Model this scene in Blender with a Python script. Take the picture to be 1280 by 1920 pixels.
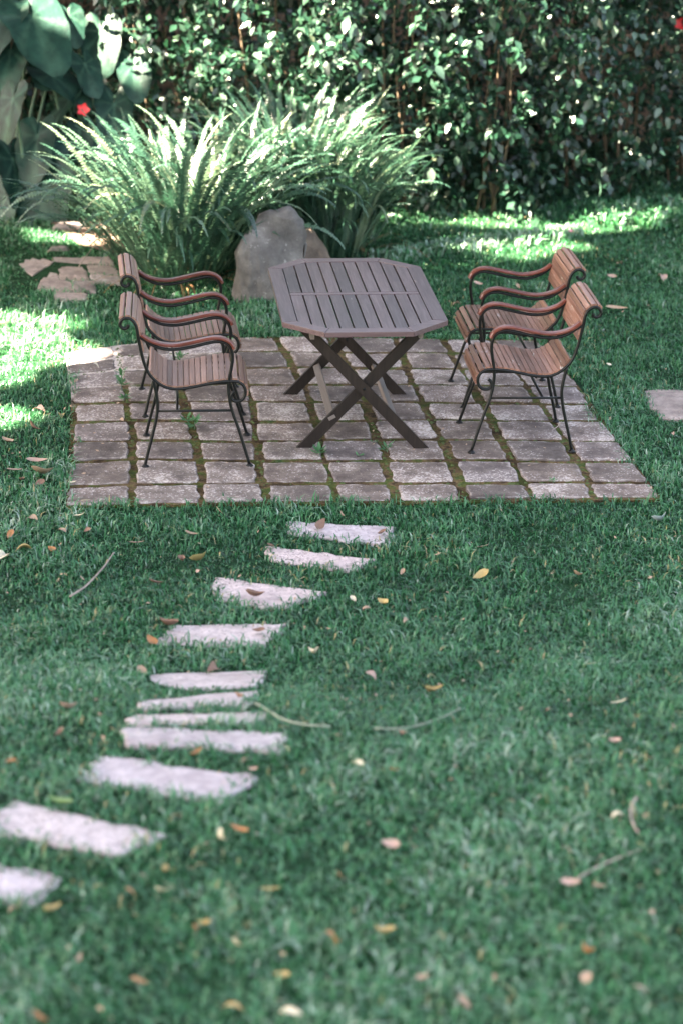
import bpy, math, random
import numpy as np
from mathutils import Vector, Matrix

for o in list(bpy.data.objects):
    bpy.data.objects.remove(o)
scene = bpy.context.scene
COL = scene.collection
rnd = random.Random(7)
rng = np.random.default_rng(11)

# ------------------------------------------------------------------ camera
F_PX = 4000.0                      # focal length in pixels of the 1280x1920 photo
TILT, YAW, ROLL = 0.3769, 0.0623, 0.020
CAM = Vector((0.7404, -10.011, 3.9241))
ct, st, cy_, sy_ = math.cos(TILT), math.sin(TILT), math.cos(YAW), math.sin(YAW)
FWD = Vector((sy_ * ct, cy_ * ct, -st))
R0 = Vector((cy_, -sy_, 0))
U0 = R0.cross(FWD)
RIGHT = R0 * math.cos(ROLL) + U0 * math.sin(ROLL)
UP = -R0 * math.sin(ROLL) + U0 * math.cos(ROLL)
cam = bpy.data.cameras.new('camera')
cam_o = bpy.data.objects.new('camera', cam)
COL.objects.link(cam_o)
rot = Matrix((RIGHT, UP, -FWD)).transposed().to_4x4()
cam_o.matrix_world = Matrix.Translation(CAM) @ rot
cam.sensor_fit = 'VERTICAL'
cam.sensor_height = 36.0
cam.lens = F_PX / 1920 * 36.0
cam.clip_start = 0.1
cam.clip_end = 600
cam.dof.use_dof = True
cam.dof.focus_distance = 11.3
cam.dof.aperture_fstop = 1.55
cam.dof.aperture_blades = 7
scene.camera = cam_o

# ------------------------------------------------------------------ light
SUN = Vector((-0.62, -0.16, 0.77)).normalized()      # direction towards the sun
world = bpy.data.worlds.new('World')
scene.world = world
world.use_nodes = True
wn = world.node_tree
bg = wn.nodes['Background']
sky = wn.nodes.new('ShaderNodeTexSky')
sky.sky_type = 'NISHITA'
sky.sun_disc = False
sky.sun_elevation = math.asin(SUN.z)
sky.sun_rotation = math.atan2(SUN.x, SUN.y)
sky.air_density = 1.0
sky.dust_density = 2.5
sky.ozone_density = 0.6
wn.links.new(sky.outputs[0], bg.inputs['Color'])
bg.inputs['Strength'].default_value = 0.05
sl = bpy.data.lights.new('sun', 'SUN')
sl.energy = 5.0
sl.angle = math.radians(0.5)
sl.color = (1.0, 0.985, 0.96)
slo = bpy.data.objects.new('sun', sl)
COL.objects.link(slo)
slo.rotation_euler = SUN.to_track_quat('Z', 'Y').to_euler()
slo.location = SUN * 40
vs = scene.view_settings
vs.view_transform = 'Standard'
vs.look = 'None'
vs.gamma = 1.0
vs.use_curve_mapping = False
vs.exposure = 4.5
vs.use_white_balance = True
vs.white_balance_temperature = 8600
vs.white_balance_tint = 14


# ------------------------------------------------------------------ ground shape and photo rays
GY = [-60, -13, -7, -5.3, -4.5, -4.0, -3.6, -3.3, -3.0, -2.6, -2.3, -1.7, -1.0, -0.5, 0.0, 4, 10, 200]
GZ = [0.7, 0.72, .68, .60, .55, .53, .50, .46, .38, .25, .17, .08, .02, .005, 0.0, 0.0, .05, .3]


def ground_z(x, y):
    x = np.asarray(x, float); y = np.asarray(y, float)
    yy = y + 0.10 * np.sin(x * 1.1)*(y < -1)
    z = np.interp(yy, GY, GZ)
    z = (z + np.interp(yy - .12, GY, GZ) + np.interp(yy + .12, GY, GZ)) / 3
    w = np.clip(np.maximum(np.maximum(-y - .3, y - 3.4), np.maximum(-x - .3, x - 3.6)), 0, 1)
    return z + w * (0.012 * np.sin(x * 3.1 + 1.3 * np.sin(y * 2.2)) + 0.010 * np.sin(y * 4.3 + 2 * np.sin(x * 1.7)))


def ray(px, py):
    return (FWD + RIGHT * ((px - 640) / F_PX) + UP * ((960 - py) / F_PX))


def at(px, py, h=0.0):
    """point of the ground (lifted by h) that the photo shows at px, py"""
    d = ray(px, py)
    t = 5.0
    for k in range(600):
        p = CAM + d * t
        if p.z <= float(ground_z(p.x, p.y)) + h:
            break
        t += 0.05
    a, b = t - 0.05, t
    for k in range(16):
        m = (a + b) / 2
        p = CAM + d * m
        if p.z <= float(ground_z(p.x, p.y)) + h:
            b = m
        else:
            a = m
    return CAM + d * b


def at_y(px, py, Y):
    d = ray(px, py)
    return CAM + d * ((Y - CAM.y) / d.y)


def at_z(px, py, Z):
    d = ray(px, py)
    return CAM + d * ((Z - CAM.z) / d.z)


# ------------------------------------------------------------------ object helpers
def mesh(name, verts, faces, mat=None, smooth=False, attrs=None):
    me = bpy.data.meshes.new(name)
    me.from_pydata([tuple(v) for v in verts], [], faces)
    if mat:
        me.materials.append(mat)
    if smooth:
        me.polygons.foreach_set('use_smooth', [True] * len(me.polygons))
    if attrs:
        for k, vals in attrs.items():
            a = me.attributes.new(k, 'FLOAT', 'POINT')
            a.data.foreach_set('value', np.asarray(vals, np.float32))
    me.update()
    return me


def fast_mesh(name, V, quads, mat, attrs=None, smooth=False):
    me = bpy.data.meshes.new(name)
    V = np.asarray(V, np.float32).reshape(-1, 3)
    Q = np.asarray(quads, np.int32)
    n, k = Q.shape
    me.vertices.add(len(V)); me.vertices.foreach_set('co', V.ravel())
    me.loops.add(n * k); me.loops.foreach_set('vertex_index', Q.ravel())
    me.polygons.add(n)
    me.polygons.foreach_set('loop_start', np.arange(0, n * k, k, dtype=np.int32))
    me.polygons.foreach_set('loop_total', np.full(n, k, np.int32))
    if smooth:
        me.polygons.foreach_set('use_smooth', np.ones(n, bool))
    me.materials.append(mat)
    if attrs:
        for kk, vals in attrs.items():
            a = me.attributes.new(kk, 'FLOAT', 'POINT')
            a.data.foreach_set('value', np.asarray(vals, np.float32).ravel())
    me.update(calc_edges=True)
    return me


def link(name, me, parent=None, loc=None, rotz=None, mat4=None):
    o = bpy.data.objects.new(name, me)
    COL.objects.link(o)
    if parent:
        o.parent = parent
    if loc is not None:
        o.location = loc
    if rotz is not None:
        o.rotation_euler = (0, 0, rotz)
    if mat4 is not None:
        o.matrix_local = mat4
    return o


def tag(o, label=None, cat=None, group=None, kind=None):
    if label: o['label'] = label
    if cat: o['category'] = cat
    if group: o['group'] = group
    if kind: o['kind'] = kind
    return o


def children(o):
    return [c for c in bpy.data.objects if c.parent is o]


def copy_tree(o, parent=None):
    kids = children(o)
    c = o.copy()
    COL.objects.link(c)
    c.parent = parent
    for ch in kids:
        copy_tree(ch, c)
    return c


def vnoise(x, y, s, seed=0):
    """cheap smooth noise, -1..1"""
    r = np.random.default_rng(seed)
    v = 0
    for k in range(5):
        a = r.uniform(0, 2 * math.pi); f = s * r.uniform(.6, 1.7); p = r.uniform(0, 7)
        v = v + np.sin((x * math.cos(a) + y * math.sin(a)) * f + p + 1.5 * np.sin((y * math.cos(a) - x * math.sin(a)) * f * .7 + p * 2))
    return v / 3.2


# ------------------------------------------------------------------ materials
def newmat(name):
    m = bpy.data.materials.new(name)
    m.use_nodes = True
    nt = m.node_tree
    return m, nt, nt.nodes['Principled BSDF'], nt.nodes['Material Output']


def ramp(nt, fac, stops):
    r = nt.nodes.new('ShaderNodeValToRGB')
    e = r.color_ramp.elements
    while len(e) < len(stops):
        e.new(0.5)
    for el, (p, c) in zip(e, stops):
        el.position = p
        el.color = (*c, 1) if len(c) == 3 else c
    nt.links.new(fac, r.inputs[0])
    return r.outputs[0]


def noise(nt, scale, detail=4, vec=None, rough=.6, dist=0):
    n = nt.nodes.new('ShaderNodeTexNoise')
    n.inputs['Scale'].default_value = scale
    n.inputs['Detail'].default_value = detail
    n.inputs['Roughness'].default_value = rough
    n.inputs['Distortion'].default_value = dist
    if vec is not None:
        nt.links.new(vec, n.inputs['Vector'])
    return n.outputs['Fac']


def math_n(nt, op, a, b=None):
    n = nt.nodes.new('ShaderNodeMath'); n.operation = op
    for i, v in enumerate((a, b)):
        if v is None: continue
        if isinstance(v, (int, float)): n.inputs[i].default_value = v
        else: nt.links.new(v, n.inputs[i])
    return n.outputs[0]


def mixc(nt, fac, a, b, blend='MIX'):
    n = nt.nodes.new('ShaderNodeMix'); n.data_type = 'RGBA'; n.blend_type = blend
    if isinstance(fac, (int, float)): n.inputs[0].default_value = fac
    else: nt.links.new(fac, n.inputs[0])
    for i, v in ((6, a), (7, b)):
        if isinstance(v, tuple): n.inputs[i].default_value = (*v, 1)
        else: nt.links.new(v, n.inputs[i])
    return n.outputs[2]


def attr(nt, name):
    n = nt.nodes.new('ShaderNodeAttribute'); n.attribute_name = name
    return n.outputs['Fac']


def bump(nt, bsdf, h, strength=.4, dist=.01):
    b = nt.nodes.new('ShaderNodeBump')
    b.inputs['Strength'].default_value = strength
    b.inputs['Distance'].default_value = dist
    nt.links.new(h, b.inputs['Height'])
    nt.links.new(b.outputs[0], bsdf.inputs['Normal'])


def objcoord(nt, scale=(1, 1, 1), randomize=True):
    tc = nt.nodes.new('ShaderNodeTexCoord')
    mp = nt.nodes.new('ShaderNodeMapping')
    mp.inputs['Scale'].default_value = scale
    nt.links.new(tc.outputs['Object'], mp.inputs['Vector'])
    if randomize:
        oi = nt.nodes.new('ShaderNodeObjectInfo')
        mu = math_n(nt, 'MULTIPLY', oi.outputs['Random'], 37.0)
        cb = nt.nodes.new('ShaderNodeCombineXYZ')
        for i in range(3):
            nt.links.new(mu, cb.inputs[i])
        nt.links.new(cb.outputs[0], mp.inputs['Location'])
    return mp.outputs[0]


def worldpos(nt):
    g = nt.nodes.new('ShaderNodeNewGeometry')
    return g.outputs['Position']


def orand(nt):
    return nt.nodes.new('ShaderNodeObjectInfo').outputs['Random']


def leaf_material(name, stops, rough=.45, trans=.3, use='tint', spec=.5, tcol=None):
    """stops: colour ramp over a per-leaf random value"""
    m, nt, b, out = newmat(name)
    f = attr(nt, 'tint') if use == 'tint' else orand(nt)
    c = ramp(nt, f, stops)
    n = noise(nt, 9.0, 3, worldpos(nt))
    c = mixc(nt, 1.0, c, ramp(nt, n, [(.3, (.75, .75, .75)), (.7, (1.2, 1.2, 1.2))]), 'MULTIPLY')
    nt.links.new(c, b.inputs['Base Color'])
    b.inputs['Roughness'].default_value = rough
    b.inputs['Specular IOR Level'].default_value = spec
    if trans > 0:
        t = nt.nodes.new('ShaderNodeBsdfTranslucent')
        c2 = mixc(nt, 1.0, c, tcol or (1.3, 1.5, .9), 'MULTIPLY')
        nt.links.new(c2, t.inputs['Color'])
        mx = nt.nodes.new('ShaderNodeMixShader'); mx.inputs[0].default_value = trans
        nt.links.new(b.outputs[0], mx.inputs[1]); nt.links.new(t.outputs[0], mx.inputs[2])
        nt.links.new(mx.outputs[0], out.inputs['Surface'])
    return m


M = {}
M['grass'] = leaf_material('grass_blades', [(0, (.008, .058, .026)), (.35, (.022, .142, .060)), (.60, (.048, .205, .092)), (.78, (.12, .265, .150)), (.93, (.32, .42, .36)), (1, (.34, .29, .15))], rough=.40, trans=.25, spec=.55, tcol=(1.1, 1.4, 1.05))
M['hedge_leaf'] = leaf_material('hedge_leaves_shaded', [(0, (.004, .024, .015)), (.6, (.014, .055, .033)), (.92, (.040, .105, .062)), (1, (.11, .13, .08))], rough=.30, trans=.2, spec=.7, tcol=(1.1, 1.4, 1.05))  # darkened copy: the hedge's inner shade is put into the colour
M['hedge_leaf_part'] = leaf_material('hedge_leaves_near_lit', [(0, (.014, .045, .030)), (.6, (.044, .105, .070)), (1, (.11, .18, .13))], rough=.40, trans=.2, use='obj', spec=.9, tcol=(1.1, 1.4, 1.05))  # brightened copy for the front leaves: their sunlit look is in the colour
M['fern'] = leaf_material('fern_fronds', [(0, (.012, .050, .032)), (.55, (.034, .105, .066)), (.9, (.10, .19, .12)), (1, (.22, .25, .16))], rough=.36, trans=.24, use='obj', spec=.8, tcol=(1.3, 1.35, 1.25))
M['dead_fern'] = leaf_material('dead_fronds', [(0, (.12, .06, .03)), (1, (.26, .15, .07))], rough=.8, trans=.1, use='obj', spec=.2)
M['crown'] = leaf_material('tree_leaves', [(0, (.02, .06, .02)), (1, (.05, .12, .04))], rough=.5, trans=.1)
M['weed'] = leaf_material('weed_leaves', [(0, (.035, .13, .06)), (1, (.08, .22, .10))], rough=.45, trans=.3, use='obj')


def elephant_mat():
    m, nt, b, out = newmat('elephant_ear_leaf')
    v = attr(nt, 'vein')
    c = ramp(nt, orand(nt), [(0, (.004, .026, .018)), (.5, (.010, .042, .033)), (1, (.022, .068, .058))])
    c = mixc(nt, v, c, (.05, .12, .085))
    c = mixc(nt, 1.0, c, ramp(nt, noise(nt, 5, 4, objcoord(nt)), [(.3, (.6, .6, .6)), (.7, (1.35, 1.35, 1.3))]), 'MULTIPLY')
    nt.links.new(c, b.inputs['Base Color'])
    b.inputs['Roughness'].default_value = .42
    b.inputs['Specular IOR Level'].default_value = .22
    bump(nt, b, noise(nt, 14, 3, objcoord(nt)), .3, .01)
    return m


M['ear'] = elephant_mat()


def ground_mat():
    m, nt, b, out = newmat('lawn_soil')
    p = worldpos(nt)
    n1 = noise(nt, 2.2, 6, p); n2 = noise(nt, 40, 4, p)
    c = ramp(nt, n1, [(.3, (.008, .034, .016)), (.6, (.013, .050, .022)), (.85, (.035, .048, .022))])
    c = mixc(nt, 1.0, c, ramp(nt, n2, [(.3, (.55, .55, .55)), (.7, (1.4, 1.4, 1.4))]), 'MULTIPLY')
    nt.links.new(c, b.inputs['Base Color'])
    b.inputs['Roughness'].default_value = .95
    b.inputs['Specular IOR Level'].default_value = .1
    bump(nt, b, n2, .8, .02)
    return m


M['ground'] = ground_mat()


def joint_mat():
    m, nt, b, out = newmat('mossy_joint_soil')
    p = worldpos(nt)
    n1 = noise(nt, 3.2, 4, p); n2 = noise(nt, 60, 5, p); n3 = noise(nt, 11, 4, p)
    c = ramp(nt, n3, [(.36, (.045, .030, .016)), (.47, (.13, .085, .045)), (.56, (.075, .085, .022)), (.7, (.030, .070, .020))])
    dark = ramp(nt, n1, [(.42, (0, 0, 0)), (.58, (1, 1, 1))])
    c = mixc(nt, dark, mixc(nt, 1.0, c, (.55, .52, .45), 'MULTIPLY'), c)
    # pale mortar in the far left corner
    sx = nt.nodes.new('ShaderNodeSeparateXYZ'); nt.links.new(p, sx.inputs[0])
    k = math_n(nt, 'SUBTRACT', math_n(nt, 'SUBTRACT', sx.outputs[1], math_n(nt, 'MULTIPLY', sx.outputs[0], 1.2)), 1.35)
    k = math_n(nt, 'ADD', math_n(nt, 'MULTIPLY', k, 1.4), math_n(nt, 'SUBTRACT', n3, .5))
    kk = ramp(nt, k, [(.3, (0, 0, 0)), (.6, (1, 1, 1))])
    c = mixc(nt, kk, c, (.46, .40, .37))
    c = mixc(nt, 1.0, c, ramp(nt, n2, [(.3, (.55, .55, .55)), (.7, (1.45, 1.45, 1.45))]), 'MULTIPLY')
    nt.links.new(c, b.inputs['Base Color'])
    b.inputs['Roughness'].default_value = .97
    b.inputs['Specular IOR Level'].default_value = .15
    bump(nt, b, n2, 1.0, .012)
    return m


M['joint'] = joint_mat()


def stone_mat(name, dark, mid, light, fleck, fleck_amt=.56, edge=True, scale=1.0, rand=.35):
    m, nt, b, out = newmat(name)
    p = worldpos(nt)
    n1 = noise(nt, 5 * scale, 5, p); n2 = noise(nt, 75 * scale, 4, p, .65); n3 = noise(nt, 22 * scale, 5, p, .7)
    c = ramp(nt, n1, [(.3, dark), (.52, mid), (.75, light)])
    c = mixc(nt, 1.0, c, ramp(nt, orand(nt), [(0, (1 - rand,) * 3), (.35, (1, .93, .86)), (.55, (.95, .95, .98)), (.75, (1.08, 1.0, .95)), (1, (1 + rand * .6, 1 + rand * .6, 1 + rand * .5))]), 'MULTIPLY')
    c = mixc(nt, 1.0, c, ramp(nt, n3, [(.3, (.70, .68, .70)), (.7, (1.25, 1.25, 1.25))]), 'MULTIPLY')
    fl = ramp(nt, math_n(nt, 'ADD', math_n(nt, 'ADD', n2, math_n(nt, 'MULTIPLY', math_n(nt, 'SUBTRACT', orand(nt), .5), .10)), math_n(nt, 'MULTIPLY', math_n(nt, 'SUBTRACT', n1, .5), .55)), [(fleck_amt, (0, 0, 0)), (fleck_amt + .06, (1, 1, 1))])
    c = mixc(nt, math_n(nt, 'MULTIPLY', fl, .75), c, fleck)
    if edge:
        e = math_n(nt, 'ADD', attr(nt, 'edge'), math_n(nt, 'MULTIPLY', math_n(nt, 'SUBTRACT', n3, .5), 1.5))
        ef = ramp(nt, e, [(.45, (0, 0, 0)), (.85, (1, 1, 1))])
        c = mixc(nt, math_n(nt, 'MULTIPLY', ef, .55), c, fleck)
    nt.links.new(c, b.inputs['Base Color'])
    b.inputs['Roughness'].default_value = .9
    b.inputs['Specular IOR Level'].default_value = .25
    bump(nt, b, math_n(nt, 'ADD', n2, math_n(nt, 'MULTIPLY', n3, 1.5)), .75, .008)
    return m


M['paver'] = stone_mat('weathered_paver', (.100, .084, .078), (.190, .162, .152), (.29, .252, .236), (.54, .485, .465), .58, rand=.38)
M['step'] = stone_mat('pale_step_stone', (.40, .345, .355), (.53, .47, .485), (.62, .56, .575), (.22, .17, .17), .59, edge=False, rand=.10)
M['slab'] = stone_mat('grey_slab', (.20, .175, .175), (.30, .265, .26), (.38, .34, .33), (.15, .12, .12), .62, edge=False)
M['boulder'] = stone_mat('grey_boulder', (.085, .083, .080), (.165, .158, .152), (.25, .24, .23), (.32, .31, .295), .60, edge=False, scale=.6, rand=.05)
M['boulder_brown'] = stone_mat('brown_boulder', (.07, .055, .045), (.15, .115, .09), (.26, .20, .16), (.07, .05, .04), .60, edge=False, scale=.5, rand=.05)
M['wall'] = stone_mat('tan_wall_plaster', (.26, .17, .14), (.38, .26, .21), (.46, .33, .27), (.16, .11, .09), .62, edge=False, scale=.4, rand=0)


def wood_mat(name, stops, rough, grain=(60, 3, 60), wear=None, wear_at=.62, spec=.5, var=.25, bumpk=.25, coat=0):
    m, nt, b, out = newmat(name)
    v = objcoord(nt, grain)
    n = noise(nt, 1.0, 5, v, .65, .4)
    c = ramp(nt, n, stops)
    c = mixc(nt, 1.0, c, ramp(nt, orand(nt), [(0, (1 - var,) * 3), (1, (1 + var,) * 3)]), 'MULTIPLY')
    if wear:
        v2 = objcoord(nt, (22, 5, 22))
        w = ramp(nt, noise(nt, 1.0, 4, v2, .7), [(wear_at, (0, 0, 0)), (wear_at + .05, (1, 1, 1))])
        c = mixc(nt, w, c, wear)
    nt.links.new(c, b.inputs['Base Color'])
    b.inputs['Roughness'].default_value = rough
    b.inputs['Specular IOR Level'].default_value = spec
    b.inputs['Coat Weight'].default_value = coat
    b.inputs['Coat Roughness'].default_value = .25
    bump(nt, b, n, bumpk, .002)
    return m


M['slat'] = wood_mat('weathered_slat_wood', [(.25, (.115, .050, .035)), (.5, (.225, .108, .078)), (.75, (.33, .180, .138))], .34, wear=(.50, .45, .43), wear_at=.64, var=.28)
M['slat_left'] = wood_mat('faded_slat_wood', [(.25, (.13, .066, .048)), (.5, (.225, .122, .092)), (.75, (.32, .195, .155))], .42, wear=(.30, .27, .26), wear_at=.72, var=.28)
M['arm'] = wood_mat('varnished_arm_wood', [(.25, (.068, .016, .011)), (.5, (.13, .032, .022)), (.8, (.18, .054, .038))], .30, grain=(8, 60, 60), var=.12, coat=.3)
M['table'] = wood_mat('stained_table_wood', [(.25, (.050, .031, .029)), (.5, (.086, .057, .057)), (.8, (.140, .102, .105))], .42, grain=(70, 4, 70), var=.34, spec=.4, wear=(.20, .16, .16), wear_at=.68)
M['table_x'] = wood_mat('stained_table_wood_cross', [(.25, (.070, .042, .042)), (.5, (.110, .070, .072)), (.8, (.155, .108, .112))], .38, grain=(4, 70, 70), var=.10, spec=.4)
M['leg'] = wood_mat('dark_leg_wood', [(.25, (.011, .0075, .006)), (.6, (.022, .015, .012)), (.9, (.042, .029, .024))], .6, spec=.25, grain=(50, 50, 3), var=.12)
M['strut'] = wood_mat('top_lit_strut_wood', [(.25, (.10, .078, .068)), (.6, (.16, .13, .115)), (.9, (.22, .185, .165))], .6, grain=(50, 3, 50), var=.1)  # paler than the legs: light on upward faces put into the colour


def iron_mat():
    m, nt, b, out = newmat('black_painted_iron')
    n = noise(nt, 60, 3, objcoord(nt))
    c = ramp(nt, n, [(.4, (.003, .004, .004)), (.75, (.009, .010, .010))])
    nt.links.new(c, b.inputs['Base Color'])
    b.inputs['Roughness'].default_value = .4
    b.inputs['Specular IOR Level'].default_value = .3
    return m


M['iron'] = iron_mat()


def plain(name, c, rough=.7, var=.3, sc=18):
    m, nt, b, out = newmat(name)
    n = noise(nt, sc, 4, objcoord(nt))
    cc = ramp(nt, n, [(.3, tuple(v * (1 - var) for v in c)), (.7, tuple(min(1, v * (1 + var)) for v in c))])
    nt.links.new(cc, b.inputs['Base Color'])
    b.inputs['Roughness'].default_value = rough
    bump(nt, b, n, .3, .003)
    return m


M['stem'] = plain('tan_stem_bark', (.10, .07, .042), .85)
M['stalk'] = plain('green_stalk', (.07, .14, .08), .5)
M['bark'] = plain('grey_brown_bark', (.14, .10, .07), .9, sc=6)
M['twig'] = plain('dry_twig_bark', (.30, .24, .21), .85)
M['vine'] = plain('grey_green_vine', (.22, .25, .19), .8)
M['red'] = plain('red_petal', (.75, .035, .045), .5, .1)
M['pink'] = plain('pink_petal', (.80, .35, .42), .5, .1)
M['moss'] = plain('moss_cushion', (.055, .085, .022), .95, .5, 60)
M['dirt'] = plain('dry_dirt', (.13, .09, .065), .95, .3, 30)
M['leaf_tan'] = plain('dry_leaf_tan', (.34, .23, .16), .6, .25, 40)
M['leaf_pink'] = plain('dry_leaf_pinkish', (.40, .26, .21), .6, .2, 40)
M['leaf_orange'] = plain('dry_leaf_orange', (.34, .15, .06), .55, .25, 40)
M['leaf_yellow'] = plain('dry_leaf_yellow', (.37, .27, .11), .55, .2, 40)
M['leaf_brown'] = plain('dry_leaf_brown', (.20, .11, .075), .7, .3, 40)
M['leaf_pale'] = plain('dry_leaf_pale', (.60, .52, .38), .6, .15, 40)
M['leaf_green'] = plain('fallen_green_leaf', (.20, .32, .12), .5, .2, 30)
M['leaf_grey'] = plain('fallen_grey_leaf', (.33, .38, .38), .5, .2, 30)


# ------------------------------------------------------------------ shape helpers
def tube_geo(pts, r, seg=8, caps=True):
    P = [Vector(p) for p in pts]
    n = len(P)
    rs = r if isinstance(r, (list, tuple)) else [r] * n
    V, Fc = [], []
    T = []
    for i in range(n):
        t = P[min(i + 1, n - 1)] - P[max(i - 1, 0)]
        T.append(t.normalized())
    ref = Vector((0, 0, 1)) if abs(T[0].z) < .9 else Vector((0, 1, 0))
    nrm = (ref - T[0] * ref.dot(T[0])).normalized()
    for i in range(n):
        nrm = (nrm - T[i] * nrm.dot(T[i])).normalized()
        bi = T[i].cross(nrm)
        for k in range(seg):
            a = 2 * math.pi * k / seg
            V.append(P[i] + (nrm * math.cos(a) + bi * math.sin(a)) * rs[i])
        if i:
            for k in range(seg):
                k2 = (k + 1) % seg
                Fc.append(((i - 1) * seg + k, (i - 1) * seg + k2, i * seg + k2, i * seg + k))
    if caps:
        Fc.append(tuple(range(seg - 1, -1, -1)))
        Fc.append(tuple((n - 1) * seg + k for k in range(seg)))
    return V, Fc


def catmull(pts, m=6):
    P = [Vector(p) for p in pts]
    P = [P[0] * 2 - P[1]] + P + [P[-1] * 2 - P[-2]]
    out = []
    for i in range(1, len(P) - 2):
        for k in range(m):
            t = k / m
            a, b, c, d = P[i - 1], P[i], P[i + 1], P[i + 2]
            out.append(.5 * ((2 * b) + (c - a) * t + (2 * a - 5 * b + 4 * c - d) * t * t + (3 * b - a - 3 * c + d) * t ** 3))
    out.append(P[-2])
    return out


def bar_geo(L, w, h, ch=.003, axis='y'):
    """chamfered bar centred on the origin: length L along axis, width w, height h"""
    sec = [(-w / 2, -h / 2), (w / 2, -h / 2), (w / 2, h / 2 - ch), (w / 2 - ch, h / 2), (-w / 2 + ch, h / 2), (-w / 2, h / 2 - ch)]
    V, Fc = [], []
    for s in (-.5, .5):
        for (a, b) in sec:
            V.append((a, L * s, b) if axis == 'y' else ((L * s, -a, b) if axis == 'x' else (a, b, L * s)))
    n = len(sec)
    for k in range(n):
        k2 = (k + 1) % n
        Fc.append((k, k2, n + k2, n + k))
    Fc.append(tuple(range(n - 1, -1, -1)))
    Fc.append(tuple(range(n, 2 * n)))
    return V, Fc


def prism_geo(poly, z0, z1, ch=.004):
    """extruded polygon (counter-clockwise) with chamfered top edge"""
    n = len(poly)
    cx = sum(p[0] for p in poly) / n; cy = sum(p[1] for p in poly) / n

    def inset(p):
        d = Vector((cx - p[0], cy - p[1])); l = d.length
        d = d * (ch / max(l, ch)); return (p[0] + d.x, p[1] + d.y)
    V = [(x, y, z0) for x, y in poly] + [(x, y, z1 - ch) for x, y in poly] + [(*inset(p), z1) for p in poly]
    Fc = [tuple(range(n - 1, -1, -1)), tuple(range(2 * n, 3 * n))]
    for k in range(n):
        k2 = (k + 1) % n
        Fc.append((k, k2, n + k2, n + k)); Fc.append((n + k, n + k2, 2 * n + k2, 2 * n + k))
    return V, Fc


# ------------------------------------------------------------------ the setting: ground
def build_ground():
    xs = np.concatenate([[-150, -80, -40, -20, -12, -8], np.linspace(-5.5, 8.5, 120), [11, 15, 22, 45, 90, 150]])
    ys = np.concatenate([[-60, -40, -25, -17, -13, -10], np.linspace(-7.5, 9, 170), [11, 14, 20, 40, 80, 150]])
    X, Y = np.meshgrid(xs, ys)
    Z = ground_z(X, Y)
    far = (X < -6) | (X > 9) | (Y > 9.5)
    Z = np.where(far, np.interp(Y, GY, GZ), Z)
    V = np.stack([X, Y, Z], -1).reshape(-1, 3)
    nx, ny = len(xs), len(ys)
    i = np.arange(ny - 1)[:, None] * nx + np.arange(nx - 1)[None]
    Q = np.stack([i, i + 1, i + nx + 1, i + nx], -1).reshape(-1, 4)
    tag(link('lawn', fast_mesh('lawn', V, Q, M['ground'], smooth=True)), 'uneven lawn soil under the grass, stepping down towards the patio', kind='structure')


build_ground()

# ------------------------------------------------------------------ patio: joints measured in the photo
COLX = {924: [130, 248, 377, 498, 623, 742, 866, 994, 1110, 1229], 843: [135, 249, 370, 482, 606, 716, 837, 950, 1072, 1166],
        737: [140, 236, 344, 468, 573, 680, 783, 892, 999, 1091], 675: [128, 224, 328, 440, 543, 644, 759, 854, 950, 1040]}
ROWY = {130: [662, 682, 703, 728, 757, 791, 827, 866, 911, 948], 250: [642, 664, 689, 720, 752, 787, 825, 860, 907, 944],
        512: [630, 658, 688, 720, 752, 791, 827, 864, 905, 941], 805: [634, 661, 690, 721, 754, 786, 822, 861, 906, 940],
        1144: [638, 664, 693, 724, 757, 790, 828, 866, 904, 934]}


def row_y(j, x):
    ks = sorted(ROWY)
    return float(np.interp(x, ks, [ROWY[k][j] for k in ks]))


def col_x(i, y):
    ks = sorted(COLX)
    v = [COLX[k][i] for k in ks]
    if y < ks[0]: return v[0] + (v[1] - v[0]) / (ks[1] - ks[0]) * (y - ks[0])
    if y > ks[-1]: return v[-1] + (v[-1] - v[-2]) / (ks[-1] - ks[-2]) * (y - ks[-1])
    return float(np.interp(y, ks, v))


NODE = {}
for i in range(10):
    for j in range(10):
        x = col_x(i, 800)
        for k in range(6):
            y = row_y(j, x); x = col_x(i, y)
        p = at_z(x, y, .018)
        NODE[i, j] = (p.x, p.y)
PATIO_POLY = [NODE[0, j] for j in range(9, -1, -1)][::-1] + [NODE[i, 9] for i in range(1, 10)] + [NODE[9, j] for j in range(8, -1, -1)] + [NODE[i, 0] for i in range(8, 0, -1)]


def in_poly(px, py, poly):
    inside = np.zeros(px.shape, bool)
    n = len(poly)
    for k in range(n):
        x1, y1 = poly[k]; x2, y2 = poly[(k + 1) % n]
        c = ((y1 > py) != (y2 > py))
        with np.errstate(divide='ignore', invalid='ignore'):
            xi = (x2 - x1) * (py - y1) / (y2 - y1 + 1e-12) + x1
        inside ^= c & (px < xi)
    return inside


def grow(poly, d):
    cx = sum(p[0] for p in poly) / len(poly); cy = sum(p[1] for p in poly) / len(poly)
    out = []
    for x, y in poly:
        v = Vector((x - cx, y - cy)); l = v.length
        v *= (l + d) / l
        out.append((cx + v.x, cy + v.y))
    return out


# bed of soil and moss between the pavers
bed_poly = grow(PATIO_POLY, .015)
V = [(x, y, .0125) for x, y in bed_poly]
nb = len(V)
V += [(x, y, -.05) for x, y in bed_poly]
patio = link('patio', mesh('patio_bed', V, [tuple(range(nb))[::-1]] + [(k, (k + 1) % nb, nb + (k + 1) % nb, nb + k) for k in range(nb)], M['joint']))
if patio.data.polygons[0].normal.z < 0:
    patio.data.flip_normals()
tag(patio, 'square patio bed of brown soil and moss between grey stone pavers', kind='structure')


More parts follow.
